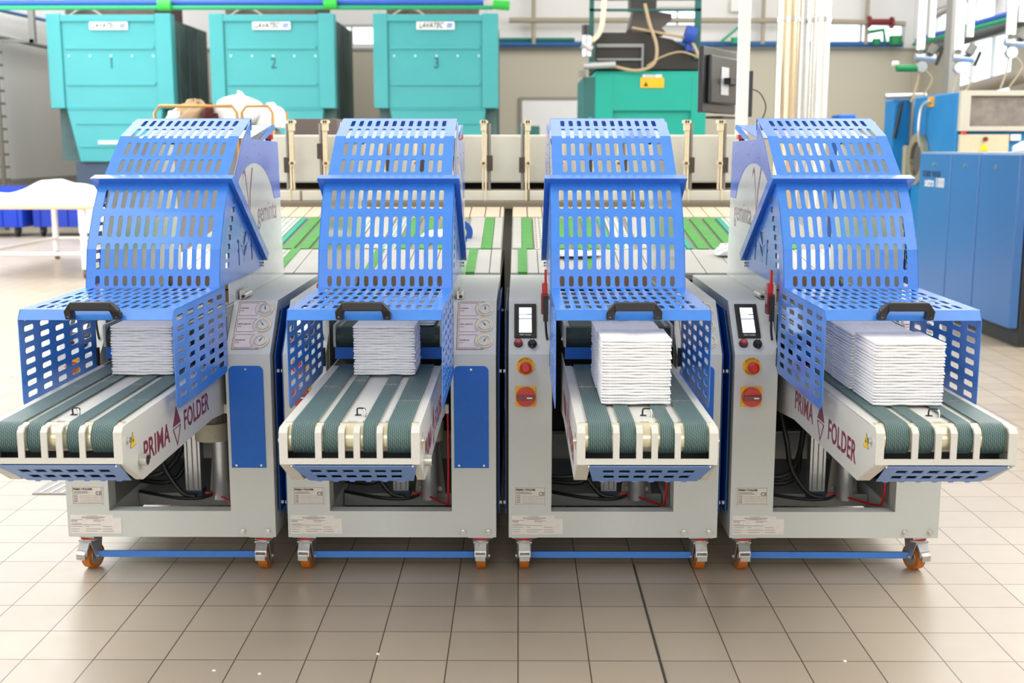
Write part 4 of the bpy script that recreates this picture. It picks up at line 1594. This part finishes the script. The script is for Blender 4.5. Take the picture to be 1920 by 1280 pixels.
# ================================================================== BLUE CABINET AT RIGHT
t = empty('blue_machine_cabinet', (3.95, 9.5, 0), 'long blue three-panel cabinet with setro 1000 lettering at the right edge', 'cabinet')
off = (3.95, 9.5, 0)
MB().box(3.62, 4.9, 8.42, 10.5, 0.0, 1.36, CABDARK).build('carcass', t, off)
for (a, b) in ((8.42, 9.145), (9.155, 9.745), (9.755, 10.52)):
    m_ = MB().box(3.55, 3.615, a, b, .135, 1.385, CABBLUE)
    m_.build('door_panel', t, off, .012)
for yy in (8.82, 9.45, 10.15):
    MB().cyl((3.552, yy, 1.29), (3.540, yy, 1.29), .018, STEEL, 16).build('lock', t, off)
MB().box(3.58, 4.9, 8.40, 10.54, 1.375, 1.395, mat('cabinet_top_steel', (150, 160, 170), .4, .3)).build('top_sheet', t, off, .004)
m_ = MB()
for k in range(34):
    z = .18 + k * .034
    m_.box(3.66, 4.88, 8.405, 8.42, z, z + .016, mat('louvre_grey', (78, 76, 72), .5))
m_.build('louvre_grille', t, off)
m_ = MB()
Mt = lambda y, z: Matrix(((0, 0, -1, 3.5485), (-1, 0, 0, y), (0, 1, 0, z), (0, 0, 0, 1)))
m_.text('setro 1000', .115, Mt(10.12, 1.135), WHITE, .001, .001, sx=.86, space=1.08)
m_.text('STARK WASH', .075, Mt(10.20, 1.205), mat('dark_navy_print', (28, 50, 82), .5), .001, .0005, sx=.95)
m_.build('lettering', t, off)
cloth_lump('plastic_bag', 3.83, 8.95, 1.397, .12, .12, .085, 11, 'crumpled pale plastic bag lying on top of the blue cabinet', 'bag', mat('bag_film', (226, 232, 240), .25), amp=.12)

# ================================================================== WASHERS
def washer(x0, label):
    t = empty('washing_machine', (x0 + .65, 13.6, 0), label, 'washing machine', 'blue industrial washers')
    off = (x0 + .65, 13.6, 0)
    MB().box(x0, x0 + 1.32, 13.0, 14.4, .12, 2.03, WASHBLUE).build('cabinet', t, off, .02)
    MB().box(x0 + .05, x0 + 1.27, 13.05, 14.35, 0, .12, CABDARK).build('plinth', t, off)
    fr = MB().prism([[(x0 + .01, 1.61), (x0 + .93, 1.61), (x0 + .93, 2.04), (x0 + .01, 2.04)], [(x0 + .12, 1.66), (x0 + .12, 1.985), (x0 + .84, 1.985), (x0 + .84, 1.66)]], lambda u, v, t_: (u, t_, v), 12.93, 13.0, WASHGREY)
    fr.build('grille_frame', t, off, .004)
    MB().box(x0 + .12, x0 + .84, 12.965, 12.99, 1.66, 1.985, mat('dusty_mesh', (126, 120, 114), .8, vary=.2, vscale=12)).build('air_mesh', t, off)
    MB().box(x0 + .03, x0 + .56, 12.94, 13.0, 1.36, 1.575, mat('control_beige', (196, 190, 162), .5)).build('control_box', t, off, .004)
    MB().cyl((x0 + .07, 12.96, 1.577), (x0 + .07, 12.96, 1.61), .03, RED, 16).build('beacon', t, off)
    w_ = MB().prism([[(x0 + .24, 1.40), (x0 + .34, 1.40), (x0 + .29, 1.49)]], lambda u, v, t_: (u, t_, v), 12.932, 12.939, WARN)
    w_.build('warning_sign', t, off)
    MB().cyl((x0 + .30, 12.94, 1.525), (x0 + .30, 12.915, 1.525), .024, DRED, 14).build('stop_knob', t, off)
    MB().box(x0 + .58, x0 + .69, 12.95, 13.0, 1.51, 1.575, WHITE).build('card_holder', t, off)
    # porthole door on the left-hand end
    d = MB().ring((x0 - .005, 14.08, 1.30), (-1, 0, 0), .20, .30, .06, mat('door_ring_steel', (190, 180, 150), .25, .8), 36)
    d = d.build('porthole_door', t, off)
    MB().cyl((x0 - .01, 14.08, 1.30), (x0 - .04, 14.08, 1.30), .20, mat('door_glass_dark', (30, 34, 38), .08), 32).build('glass', d, off)
    MB().tube([(x0 - .05, 13.95, 1.45), (x0 - .09, 13.93, 1.62), (x0 - .07, 13.92, 1.90), (x0 - .02, 13.75, 1.96)], .022, ALU, 10).build('lift_strut', t, off)
    MB().box(x0 - .012, x0 - .001, 13.72, 13.92, 1.90, 2.01, YELLOW).build('yellow_sticker', t, off)
    return t


def fix_sub(o):
    for c in o.children:
        fix_sub(c)


washer(4.76, 'blue washer with grey air grille behind the blue cabinet')
t = empty('tumbler_machine', (4.85, 15.3, 0), 'blue machine with steel column at left of the grille washer', 'washing machine')
off = (4.85, 15.3, 0)
MB().box(4.60, 5.30, 14.7, 15.05, .1, 2.02, WASHBLUE).build('cabinet', t, off, .02)
MB().box(4.65, 5.25, 14.75, 15.0, 0, .1, CABDARK).build('plinth', t, off)
MB().box(4.80, 4.96, 14.60, 14.70, 1.48, 2.08, mat('weathered_steel', (150, 152, 148), .4, .6)).build('steel_column', t, off, .01)
MB().box(4.74, 4.93, 14.58, 14.70, 1.05, 1.46, mat('controls_panel', (176, 170, 142), .5)).build('control_panel', t, off, .01)
MB().cyl((4.62, 14.66, 1.55), (4.69, 14.66, 1.98), .022, BLACK, 10).build('gas_strut', t, off)
tag(MB().tube([(4.48, 14.66, 2.05), (4.98, 14.66, 2.06)], .035, ALU, 12, 1, False).build('horizontal_steel_tube'), 'short horizontal steel tube above the blue machine with steel column', 'pipe')
tag(MB().box(4.55, 4.80, 17.0, 17.4, 0, 1.90, BLUE_IN).build('blue_locker', bevel=.02), 'blue box top just visible behind the fourth hood, right of the flues', 'locker')

# ================================================================== DRYERS
def dryer(x0, num, label):
    W_ = 2.18
    xc = x0 + W_ / 2
    t = empty('tumble_dryer', (xc, 21.2, 0), label, 'dryer', 'turquoise industrial dryers')
    off = (xc, 21.2, 0)
    b = MB()
    b.box(x0, x0 + .25, 21.0, 21.25, 2.12, 3.74, TEAL)
    b.box(x0 + W_ - .28, x0 + W_, 21.0, 21.25, 2.12, 3.74, TEAL)
    b.box(x0 + .25, x0 + W_ - .28, 21.04, 21.25, 2.12, 3.70, TEAL)
    b.box(x0 + .25, x0 + W_ - .28, 21.0, 21.25, 3.60, 3.72, TEAL)
    b.prism([[(x0 + .27, 2.12), (x0 + W_ - .22, 2.12), (x0 + W_ - .32, 1.19), (x0 + .46, 1.19)]], lambda u, v, q: (u, q, v), 21.02, 21.25, TEAL)
    b.build('front_casing', t, off, .012)
    r_ = MB()
    for z in (3.16, 2.54):
        r_.box(x0 + .30, x0 + W_ - .32, 21.015, 21.04, z - .03, z + .03, TEAL)
    r_.box(x0 + .28, x0 + W_ - .25, 21.005, 21.03, 2.09, 2.12, TEAL)
    r_.box(x0 + .42, x0 + W_ - .36, 21.0, 21.02, 1.84, 1.87, TEAL)
    r_.box(x0 + .48, x0 + W_ - .40, 21.0, 21.02, 1.44, 1.47, TEAL)
    r_.build('pressed_ribs', t, off, .01)
    rv = MB()
    for k in range(5):
        rv.cyl((x0 + .36 + k * .37, 21.04, 3.02), (x0 + .36 + k * .37, 21.025, 3.02), .02, mat('pale_rivet', (180, 232, 232), .5), 8)
    rv.build('rivets', t, off)
    sd = MB().box(x0 + .06, x0 + W_ - .03, 21.25, 23.5, 1.2, 3.66, GREYGREEN)
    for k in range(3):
        sd.box(x0 + W_ - .03, x0 + W_ - .01, 21.5 + k * .65, 21.56 + k * .65, 1.25, 3.6, GREYGREEN)
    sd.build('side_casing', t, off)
    MB().box(x0 + .34, x0 + W_ - .25, 21.1, 23.4, 0, 1.19, SLATE).build('pedestal', t, off)
    MB().box(x0 + .80, x0 + 1.32, 21.0, 21.018, 1.50, 1.56, WHITE).build('white_stripe_label', t, off)
    s = MB().box(x0 + .76, x0 + 1.42, 21.0, 21.04, 3.465, 3.595, mat('badge_white', (236, 238, 240), .5))
    s.text('LAVATEC', .125, Matrix(((1, .25, 0, x0 + 1.02), (0, 0, -1, 20.998), (0, 1, 0, 3.53), (0, 0, 0, 1))), INK, .002, .003, sx=.80)
    s.box(x0 + 1.29, x0 + 1.39, 20.996, 21.0, 3.54, 3.565, PIPEB).box(x0 + 1.28, x0 + 1.38, 20.996, 21.0, 3.50, 3.525, PIPEB)
    s.build('maker_badge', t, off)
    MB().text(num, .26, Matrix(((1, 0, 0, x0 + 1.10), (0, 0, -1, 21.035), (0, 1, 0, 2.89), (0, 0, 0, 1))), mat('stencil_number', (44, 96, 104), .6), .002, .002, sx=.8).build('stencil_number', t, off)
    du = MB().box(x0 + .2, x0 + W_ - .4, 21.4, 23.2, 3.66, 4.7, BROWN)
    du.build('top_duct', t, off)
    MB().tube([(x0 + .3, 21.3, 3.72), (x0 + .5, 21.3, 3.84), (x0 + .7, 21.3, 3.84), (x0 + .9, 21.3, 3.72)], .02, PIPEGREY, 8).build('cable_loop', t, off)


dryer(-8.23, '1', 'turquoise dryer stencilled with the number one, furthest left')
dryer(-5.39, '2', 'turquoise dryer stencilled with the number two, in the middle')
dryer(-2.535, '3', 'turquoise dryer stencilled with the number three, right of the others')

# green turquoise machine with hopper
t = empty('tunnel_finisher', (1.7, 16.6, 0), 'sea-green machine with yellow warning label and dark hopper on top', 'laundry machine')
off = (1.7, 16.6, 0)
b = MB().box(1.02, 2.50, 16.0, 17.8, 0, 2.44, TEALG)
b.build('casing', t, off, .02)
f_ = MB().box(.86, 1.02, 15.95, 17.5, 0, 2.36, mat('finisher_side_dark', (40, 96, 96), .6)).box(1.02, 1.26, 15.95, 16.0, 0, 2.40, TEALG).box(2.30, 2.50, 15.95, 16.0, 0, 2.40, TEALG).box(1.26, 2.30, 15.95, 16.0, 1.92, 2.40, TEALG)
f_.build('front_frame', t, off, .006)
MB().box(.93, .98, 15.90, 15.95, .3, 1.84, TEALG).build('side_flange', t, off)
s = MB().box(1.62, 1.93, 15.935, 15.95, 2.22, 2.35, YELLOW)
s.prism([[(1.66, 2.24), (1.72, 2.24), (1.69, 2.30)]], lambda u, v, q: (u, q, v), 15.930, 15.935, BLACK)
s.build('warning_label', t, off)
s = MB().box(1.65, 1.90, 15.935, 15.95, 2.355, 2.39, mat('badge_white', (236, 238, 240), .5))
s.text('LAVATEC', .04, Matrix(((1, 0, 0, 1.75), (0, 0, -1, 15.934), (0, 1, 0, 2.372), (0, 0, 0, 1))), INK, .001)
s.build('maker_badge', t, off)
h_ = MB().prism([[(1.02, 2.46), (2.46, 2.46), (2.40, 2.66), (2.05, 2.86), (1.60, 2.95), (1.04, 2.95)]], lambda u, v, q: (u, q, v), 16.1, 17.5, mat('hopper_dark', (46, 42, 40), .6))
h_.box(1.04, 1.66, 16.06, 16.1, 2.75, 2.80, MATS['shelf_grey']).box(1.04, 1.66, 16.06, 16.1, 2.58, 2.61, MATS['shelf_grey']).box(1.64, 1.67, 16.06, 16.1, 2.46, 2.80, MATS['shelf_grey'])
h_.build('hopper', t, off, .01)
e_ = MB().prism([[(1.52, 2.95), (1.98, 2.95), (1.92, 3.02), (2.05, 3.12), (2.05, 3.2), (1.55, 3.28), (1.48, 3.0)]], lambda u, v, q: (u, q, v), 16.2, 16.7, mat('duct_grey_dark', (84, 80, 78), .5, .3))
e_.box(1.50, 1.85, 16.25, 16.65, 3.27, 5.0, MATS['duct_grey_dark'])
e_.build('inlet_duct', t, off, .006)
fr = MB()
for (x0, x1, z0, z1) in ((.94, 1.0, 2.44, 3.42), (2.34, 2.42, 2.6, 3.42), (.94, 2.42, 3.36, 3.42), (.94, 2.42, 3.22, 3.25)):
    fr.box(x0, x1, 16.05, 16.11, z0, z1, mat('frame_dark_teal', (20, 92, 88), .5))
fr.build('pipe_frame', t, off)
ho = MB()
ho.tube([(1.13, 16.0, 3.9), (1.12, 15.98, 3.2), (1.06, 15.95, 2.92), (.92, 15.9, 2.80)], .035, IVORY, 10)
ho.tube([(1.66, 15.95, 3.3), (1.72, 15.92, 3.05), (1.82, 15.9, 2.75), (1.78, 15.9, 2.52), (1.55, 15.9, 2.44), (1.25, 15.92, 2.50)], .022, mat('tan_hose', (176, 156, 124), .6), 10)
ho.tube([(1.5, 16.0, 3.0), (1.9, 15.95, 2.92), (2.25, 15.95, 2.84), (2.38, 15.9, 2.62), (2.46, 15.9, 2.46)], .018, MATS['tan_hose'], 8)
ho.tube([(1.70, 15.93, 2.5), (1.9, 15.9, 2.62), (2.15, 15.9, 2.68), (2.4, 15.9, 2.6)], .012, MATS['tan_hose'], 8)
ho.build('supply_hose', t, off)
va = MB().cyl((.86, 15.9, 2.50), (1.28, 15.9, 2.52), .045, ALU, 14).cyl((.90, 15.88, 2.62), (.90, 15.88, 2.88), .07, ALU, 14).cyl((.88, 15.86, 2.9), (.88, 15.86, 3.02), .05, BLACK, 12)
va.cyl((.84, 15.86, 2.78), (.96, 15.86, 2.70), .06, ALU, 10).cyl((.84, 15.88, 2.44), (.84, 15.88, 2.36), .05, MOTOR, 10)
va.build('valve_block', t, off)
MB().cyl((2.20, 16.0, 2.92), (2.34, 16.0, 2.88), .12, mat('motor_blue', (28, 70, 160), .5), 18).cyl((2.27, 16.02, 2.70), (2.27, 16.02, 2.8), .06, MATS['motor_blue'], 12).build('blue_motor', t, off)

# ================================================================== WALL AND CEILING PIPES
def pipe(name, pts, r, m_, label, cat='pipe', group=None, smooth=False):
    return tag(MB().tube(pts, r, m_, 12, 1 if not smooth else 6, smooth).build(name), label, cat, group)


pipe('green_main_pipe', [(-9.4, 19, 3.605), (-.40, 19, 3.605)], .035, PIPEG, 'green pipe running overhead in front of the three dryers')
pipe('blue_main_pipe', [(-9.4, 19.05, 3.69), (-.55, 19.05, 3.69)], .045, PIPEB, 'blue pipe just above the green pipe over the dryers')
pipe('pipe_end_valve', [(-.40, 18.98, 3.65), (-.14, 18.98, 3.63)], .075, mat('green_valve', (50, 190, 70), .5), 'green valve at the right end of the overhead pipes', 'valve')
pipe('green_pipe_coupling', [(-5.65, 18.98, 3.64), (-5.45, 18.98, 3.64)], .085, MATS['green_valve'], 'green coupling on the overhead pipes between dryers one and two', 'valve')
pipe('green_pipe_coupling', [(-3.05, 18.98, 3.66), (-2.85, 18.98, 3.66)], .085, MATS['green_valve'], 'green coupling on the overhead pipes between dryers two and three', 'valve')
pipe('taupe_wall_pipe', [(-.2, 25.7, 4.11), (6.0, 25.7, 4.10), (8.2, 25.7, 4.03)], .055, PIPEGREY, 'taupe pipe running high along the back wall')
pipe('blue_wall_pipe', [(-2.2, 25.8, 3.62), (6.2, 25.8, 3.62), (8.2, 25.8, 3.62)], .06, mat('deep_blue_pipe', (34, 92, 150), .5), 'blue pipe along the back wall above the beige panels')
pipe('teal_wall_pipe', [(-2.2, 25.85, 3.72), (1.2, 25.85, 3.72)], .04, mat('teal_pipe', (20, 120, 110), .5), 'dark green pipe above the blue pipe on the back wall')
for x, lb in ((.32, 'left of the sea-green machine'), (5.2, 'between the post and the tall flues'), (7.4, 'crossing the bright back window')):
    pipe('pipe_drop_bracket', [(x, 25.75, 5.0), (x, 25.75, 3.62)], .045, PIPEGREY, 'vertical taupe bracket pipe on the back wall, ' + lb, 'pipe')
pipe('taupe_side_pipe', [(8.5, 25.0, 4.06), (8.5, 21.5, 4.30), (8.5, 18.0, 4.75)], .05, PIPEGREY, 'taupe pipe with red flange climbing along the right wall')
pipe('blue_side_pipe', [(8.45, 25.6, 3.68), (8.45, 16.0, 3.72)], .06, PIPEB, 'blue pipe running along the right wall')
pipe('green_side_pipe', [(8.38, 25.6, 3.60), (8.38, 16.0, 3.60)], .045, PIPEG, 'green pipe running along the right wall under the blue one')
pipe('dark_duct', [(8.1, 24.4, 3.30), (8.1, 18.5, 3.46)], .08, mat('duct_charcoal', (66, 72, 76), .5), 'dark duct across the big right-hand window')
pipe('grey_duct', [(8.3, 24.3, 2.36), (8.3, 19.5, 2.62)], .13, mat('duct_taupe', (150, 142, 132), .6), 'fat grey duct crossing the lower part of the right window')
for i, (x, z) in enumerate(((7.42, 4.07), (7.9, 4.05))):
    m_ = MB().cyl((x - .03, 25.66, z), (x + .03, 25.66, z), .12, PIPERED, 16)
    if i == 0:
        m_.tube([(x, 25.66, z), (x + .45, 25.66, z)], .06, PIPERED, 10, 1, False)
    tag(m_.build('red_flange_valve'), ('long red flanged valve on the back wall pipe', 'round red flange at the right of the red valve')[i], 'valve')
tag(MB().cyl((8.48, 22.3, 4.25), (8.5, 22.0, 4.27), .14, PIPERED, 16).build('red_flange_valve'), 'red flange on the climbing pipe of the right wall', 'valve')
tag(MB().box(4.52, 4.95, 25.85, 25.99, 4.30, 4.55, WHITE).build('wall_light_box', bevel=.02), 'white box fixed high on the back wall left of the post', 'box')
GV = MATS['green_valve']
m_ = MB().cyl((4.60, 25.6, 3.62), (4.60, 25.6, 3.74), .1, PIPEG, 14).tube([(4.3, 25.6, 3.66), (4.66, 25.6, 3.96), (4.66, 25.6, 3.66)], .03, PIPEG, 8, 1, False)
tag(m_.build('green_hand_valve'), 'green valve with lever on the blue wall pipe left of the post', 'valve')
m_ = MB().cyl((8.0, 25.66, 3.60), (8.0, 25.66, 3.78), .14, mat('dark_green_valve', (10, 130, 70), .5), 14).tube([(7.4, 25.6, 3.85), (7.72, 25.6, 3.90), (7.76, 25.6, 3.66)], .04, MATS['dark_green_valve'], 8, 1, False).cyl((7.6, 25.66, 3.6), (7.6, 25.66, 3.72), .09, MATS['dark_green_valve'], 12)
tag(m_.build('green_hand_valve'), 'pair of green valves below the bright back window', 'valve')
m_ = MB().cyl((4.83, 14.6, 2.385), (4.58, 14.6, 2.385), .045, MATS['dark_green_valve'], 14).cyl((4.53, 14.6, 2.44), (4.60, 14.6, 2.44), .028, WHITE, 12)
tag(m_.build('green_filter'), 'small green horizontal filter fixed to the leftmost silver drop pipe', 'valve')


def drop_pipe(pxs, y_, zb, lb, r=.05):
    """pair of insulated drop pipes ending in a valve cluster"""
    x0 = (pxs - 972) / 2200 * y_
    t = empty('steam_drop_pipe', (x0, y_, zb), lb, 'pipe', 'silver drop pipes with valves')
    off = (x0, y_, zb)
    MB().cyl((x0, y_, zb), (x0, y_, 6.4), r, FLUE, 20).build('lagged_pipe', t, off)
    MB().cyl((x0 + .13, y_ + .03, zb + .15), (x0 + .13, y_ + .03, 6.4), r * .8, FLUE, 16).build('lagged_pipe', t, off)
    v = MB()
    v.cyl((x0, y_, zb - .25), (x0, y_, zb), .03, MOTOR, 10)
    v.cyl((x0 - .06, y_, zb - .08), (x0 + .18, y_, zb - .10), .045, ALU, 12)
    v.cyl((x0 + .10, y_ - .05, zb - .05), (x0 + .16, y_ - .05, zb + .05), .05, MOTOR, 10)
    v.cyl((x0 + .02, y_ - .04, zb - .2), (x0 + .02, y_ + .04, zb - .2), .065, ALU, 14)
    v.cyl((x0 + .2, y_, zb - .18), (x0 + .26, y_, zb - .02), .02, BLACK, 8)
    v.tube([(x0, y_, zb - .22), (x0 - .02, y_, zb - .42), (x0 - .08, y_, zb - .62)], .012, MATS['tan_hose'], 8)
    v.tube([(x0 + .04, y_, zb - .22), (x0 + .16, y_, zb - .36), (x0 + .02, y_, zb - .60)], .009, MATS['tan_hose'], 8)
    v.build('valve_cluster', t, off)


drop_pipe(1704, 14.6, 2.60, 'silver drop pipe with black valve, left one of three at upper right')
drop_pipe(1773, 14.0, 2.55, 'silver drop pipes with grey valves in the middle at upper right', .055)
drop_pipe(1866, 14.0, 2.72, 'silver drop pipes with brown valves nearest the right edge', .055)
m_ = MB().box(7.15, 7.35, 20.0, 20.3, 0, 6.4, mat('steel_column_grey', (140, 140, 136), .5))
tag(m_.build('steel_column'), 'grey steel column beside the large right-hand window', 'column')

# left side wall services
pipe('grey_wall_rail', [(-9.38, 20.9, 3.42), (-9.38, 25.8, 3.42)], .05, MATS['steel_column_grey'], 'grey rail along the upper left wall')
pipe('blue_wall_conduit', [(-9.35, 20.5, 3.86), (-9.35, 25.8, 3.96)], .035, MATS['deep_blue_pipe'], 'blue conduit high on the left wall')
m_ = MB().box(-8.78, -8.68, 21.6, 21.7, 3.3, 4.2, MATS['steel_column_grey']).box(-9.3, -8.7, 21.6, 21.66, 3.30, 3.36, MATS['steel_column_grey'])
tag(m_.build('pipe_bracket'), 'grey angle bracket beside the upper left of dryer one', 'bracket')
rk = MB()
rk.box(-9.42, -9.36, 21.0, 21.06, 0, 4.2, mat('rack_taupe', (110, 104, 92), .6)).box(-9.06, -9.0, 20.7, 20.76, 0, 3.3, MATS['rack_taupe'])
for k in range(14):
    rk.box(-9.42, -9.03, 20.75, 21.02, .2 + k * .22, .24 + k * .22, MATS['rack_taupe'])
tag(rk.build('storage_rack'), 'taupe slotted rack at the left edge of the picture', 'rack')

# ================================================================== LEFT BACKGROUND: TABLE, BINS, CART
t = empty('work_table', (-5.4, 14.1, 0), 'long pale wheeled work table covered with white laundry at left', 'table')
off = (-5.4, 14.1, 0)
TW = mat('table_wood_edge', (222, 190, 150), .5)
MB().box(-6.10, -4.66, 12.90, 15.34, .765, .800, TW).build('table_top', t, off, .004)
WM = mat('white_tube_frame', (236, 236, 236), .4)
for (x, y) in ((-6.03, 12.95), (-4.80, 12.95), (-6.03, 15.28), (-4.80, 15.28)):
    MB().box(x - .03, x + .03, y - .03, y + .03, .10, .765, WM).build('leg', t, off, .004)
    MB().cyl((x - .02, y + .02, .05), (x + .02, y + .02, .05), .05, mat('castor_brown', (120, 84, 66), .5), 20).build('castor_wheel', t, off)
for (a, b) in (((-6.03, 12.95), (-4.80, 12.95)), ((-6.03, 15.28), (-4.80, 15.28)), ((-6.03, 12.95), (-6.03, 15.28)), ((-4.80, 12.95), (-4.80, 15.28))):
    MB().tube([(a[0], a[1], .27), (b[0], b[1], .27)], .022, WM, 8, 1, False).build('lower_rail', t, off)
hp = MB()
rnd_ = random.Random(4)
NX_, NY_ = 34, 26
vs_, fs_ = [], []
for i in range(NX_ + 1):
    for j in range(NY_ + 1):
        u, v = i / NX_, j / NY_
        x = -6.08 + 1.38 * u
        y = 12.98 + 2.2 * v
        e_ = min(1, u * 8, (1 - u) * 10) * min(1, v * 9, (1 - v) * 9)
        z = .10 + .17 * math.exp(-((u - .48) / .17) ** 2 - ((v - .3) / .3) ** 2) + .05 * math.exp(-((u - .75) / .2) ** 2) + .015 * math.sin(9 * u + 4 * v) + .012 * math.sin(21 * u - 13 * v) + .008 * math.sin(37 * u + 17 * v)
        vs_.append((x, y, .801 + max(.0, z) * e_ ** .6))
for i in range(NX_):
    for j in range(NY_):
        a_ = i * (NY_ + 1) + j
        fs_.append((a_, a_ + 1, a_ + NY_ + 2, a_ + NY_ + 1))
hp.add(vs_, fs_, LINEN, True)
ring_ = [i * (NY_ + 1) for i in range(NX_ + 1)] + [NX_ * (NY_ + 1) + j for j in range(1, NY_ + 1)] + [i * (NY_ + 1) + NY_ for i in range(NX_ - 1, -1, -1)] + [j for j in range(NY_ - 1, 0, -1)]
hp.add(vs_, [tuple(reversed(ring_))], LINEN)
tag(hp.build('laundry_heap'), 'low spread of white laundry covering the pale work table at left', 'laundry')


def bin_(x, y, m_, lb, w_=1.15):
    t = empty('plastic_bin', (x, y, 0), lb, 'bin', 'large plastic bins')
    off = (x, y, 0)
    h0, h1 = .16, .80
    b = MB()
    a, c = w_ / 2, .45
    b.box(x - a, x + a, y - c, y - c + .04, h0, h1, m_).box(x - a, x + a, y + c - .04, y + c, h0, h1, m_)
    b.box(x - a, x - a + .04, y - c + .04, y + c - .04, h0, h1, m_).box(x + a - .04, x + a, y - c + .04, y + c - .04, h0, h1, m_)
    b.box(x - a + .04, x + a - .04, y - c + .04, y + c - .04, h0, h0 + .04, m_)
    for k in range(5):
        q = x - a + .1 + k * (w_ - .2) / 4
        b.box(q - .02, q + .02, y - c - .025, y - c, h0, h1 - .08, m_)
    b.box(x - a - .03, x + a + .03, y - c - .035, y - c, h1 - .08, h1, m_)
    b.build('tub', t, off, .006)
    for sx in (-1, 1):
        MB().cyl((x + sx * (a - .12) - .02, y - c + .1, .075), (x + sx * (a - .12) + .02, y - c + .1, .075), .075, BLACK, 16).build('castor_wheel', t, off)
        MB().box(x + sx * (a - .12) - .04, x + sx * (a - .12) + .04, y - c + .05, y - c + .15, .07, .165, BLACK).build('castor_bracket', t, off)


bin_(-8.62, 19.5, BINBLUE, 'blue plastic bin on castors at the left edge behind the table')
bin_(-7.36, 19.6, mat('bin_blue_two', (14, 52, 170), .45), 'blue plastic bin just left of the white bin', 1.1)
bin_(-6.15, 18.2, mat('bin_white', (226, 230, 240), .45), 'white plastic bin beside the leftmost hood', 1.0)

t = empty('laundry_cart', (-2.6, 10.3, 0), 'brass framed laundry cart heaped with white linen behind the left machine', 'cart')
off = (-2.6, 10.3, 0)
br = MB()
for (x0, x1) in ((-3.05, -2.36), (-2.32, -2.06)):
    br.tube([(x0, 10.0, .15), (x0, 10.0, 1.72), (x0 + .04, 10.0, 1.775), (x1 - .04, 10.0, 1.775), (x1, 10.0, 1.72), (x1, 10.0, .15)], .013, BRASS, 8, 1, False)
br.tube([(-3.05, 10.6, .15), (-3.05, 10.6, 1.74), (-2.06, 10.6, 1.74), (-2.06, 10.6, .15)], .013, BRASS, 8, 1, False)
br.build('tube_frame', t, off)
MB().box(-3.06, -2.05, 9.99, 10.62, .14, .18, BRASS).build('base', t, off)
for (x, y) in ((-3.0, 10.03), (-2.1, 10.03), (-3.0, 10.58), (-2.1, 10.58)):
    MB().cyl((x - .02, y, .07), (x + .02, y, .07), .07, BLACK, 16).build('castor_wheel', t, off)
MB().box(-3.02, -2.09, 10.03, 10.57, .19, 1.60, mat('grey_canvas', (128, 130, 130), .8)).build('linen_bag', t, off, .05)
cloth_lump('laundry_heap', -2.42, 10.3, 1.62, .26, .24, .24, 31, 'white linen heap bulging over the brass laundry cart', 'laundry', amp=.3)
cloth_lump('laundry_heap', -2.14, 10.3, 1.60, .14, .22, .20, 32, 'white linen hanging at the right end of the laundry cart', 'laundry', amp=.15)
cloth_lump('laundry_heap', -2.78, 10.25, 1.62, .15, .18, .20, 33, 'beige and brown cloth heap on the brass laundry cart', 'laundry', mat('beige_cloth', (176, 150, 118), .9), amp=.4)
cloth_lump('laundry_heap', -2.62, 10.13, 1.62, .07, .09, .16, 34, 'dark maroon cloth tucked in the brass laundry cart', 'laundry', mat('maroon_cloth', (84, 34, 34), .9), amp=.3)
cloth_lump('laundry_heap', -2.93, 10.25, 1.62, .10, .16, .13, 35, 'small white linen heap at the left end of the laundry cart', 'laundry', amp=.3)
tag(MB().box(-1.42, -1.14, 7.5, 7.9, 1.5, 1.61, mat('taupe_box', (98, 88, 84), .6)).build('control_box', bevel=.01), 'dark taupe box standing on the ironer behind the second feed guide', 'box')
tag(MB().box(.00, .28, 15.8, 16.2, 0, 1.72, mat('dark_teal_box', (30, 92, 86), .5)).build('electrical_cabinet', bevel=.01), 'dark green cabinet below the white door in the background', 'cabinet')

# floor drain beside the first machine
g = MB().box(-2.03, -1.62, 4.72, 4.90, .0005, .004, mat('drain_grey', (150, 146, 140), .5, .3))
for k in range(9):
    g.obox((-1.99 + k * .045, 4.81, .0045), (.006, .0, 0), (.012, .075, 0), (0, 0, .0012), WHITE)
tag(g.build('floor_drain'), 'rectangular grey floor drain beside the left machine', 'floor drain')
# bits of lint on the tiles
for (px, py) in ((-.71, 3.03), (-.40, 3.16), (.92, 3.12), (.83, 2.88), (-.84, 3.05)):
    cloth_lump('lint_fluff', px, py, 0, .006, .005, .004, int(px * 100) + 50, 'tiny scrap of white lint on the tiles before the machines', 'lint', amp=.4, n=5, group='lint scraps on the floor')
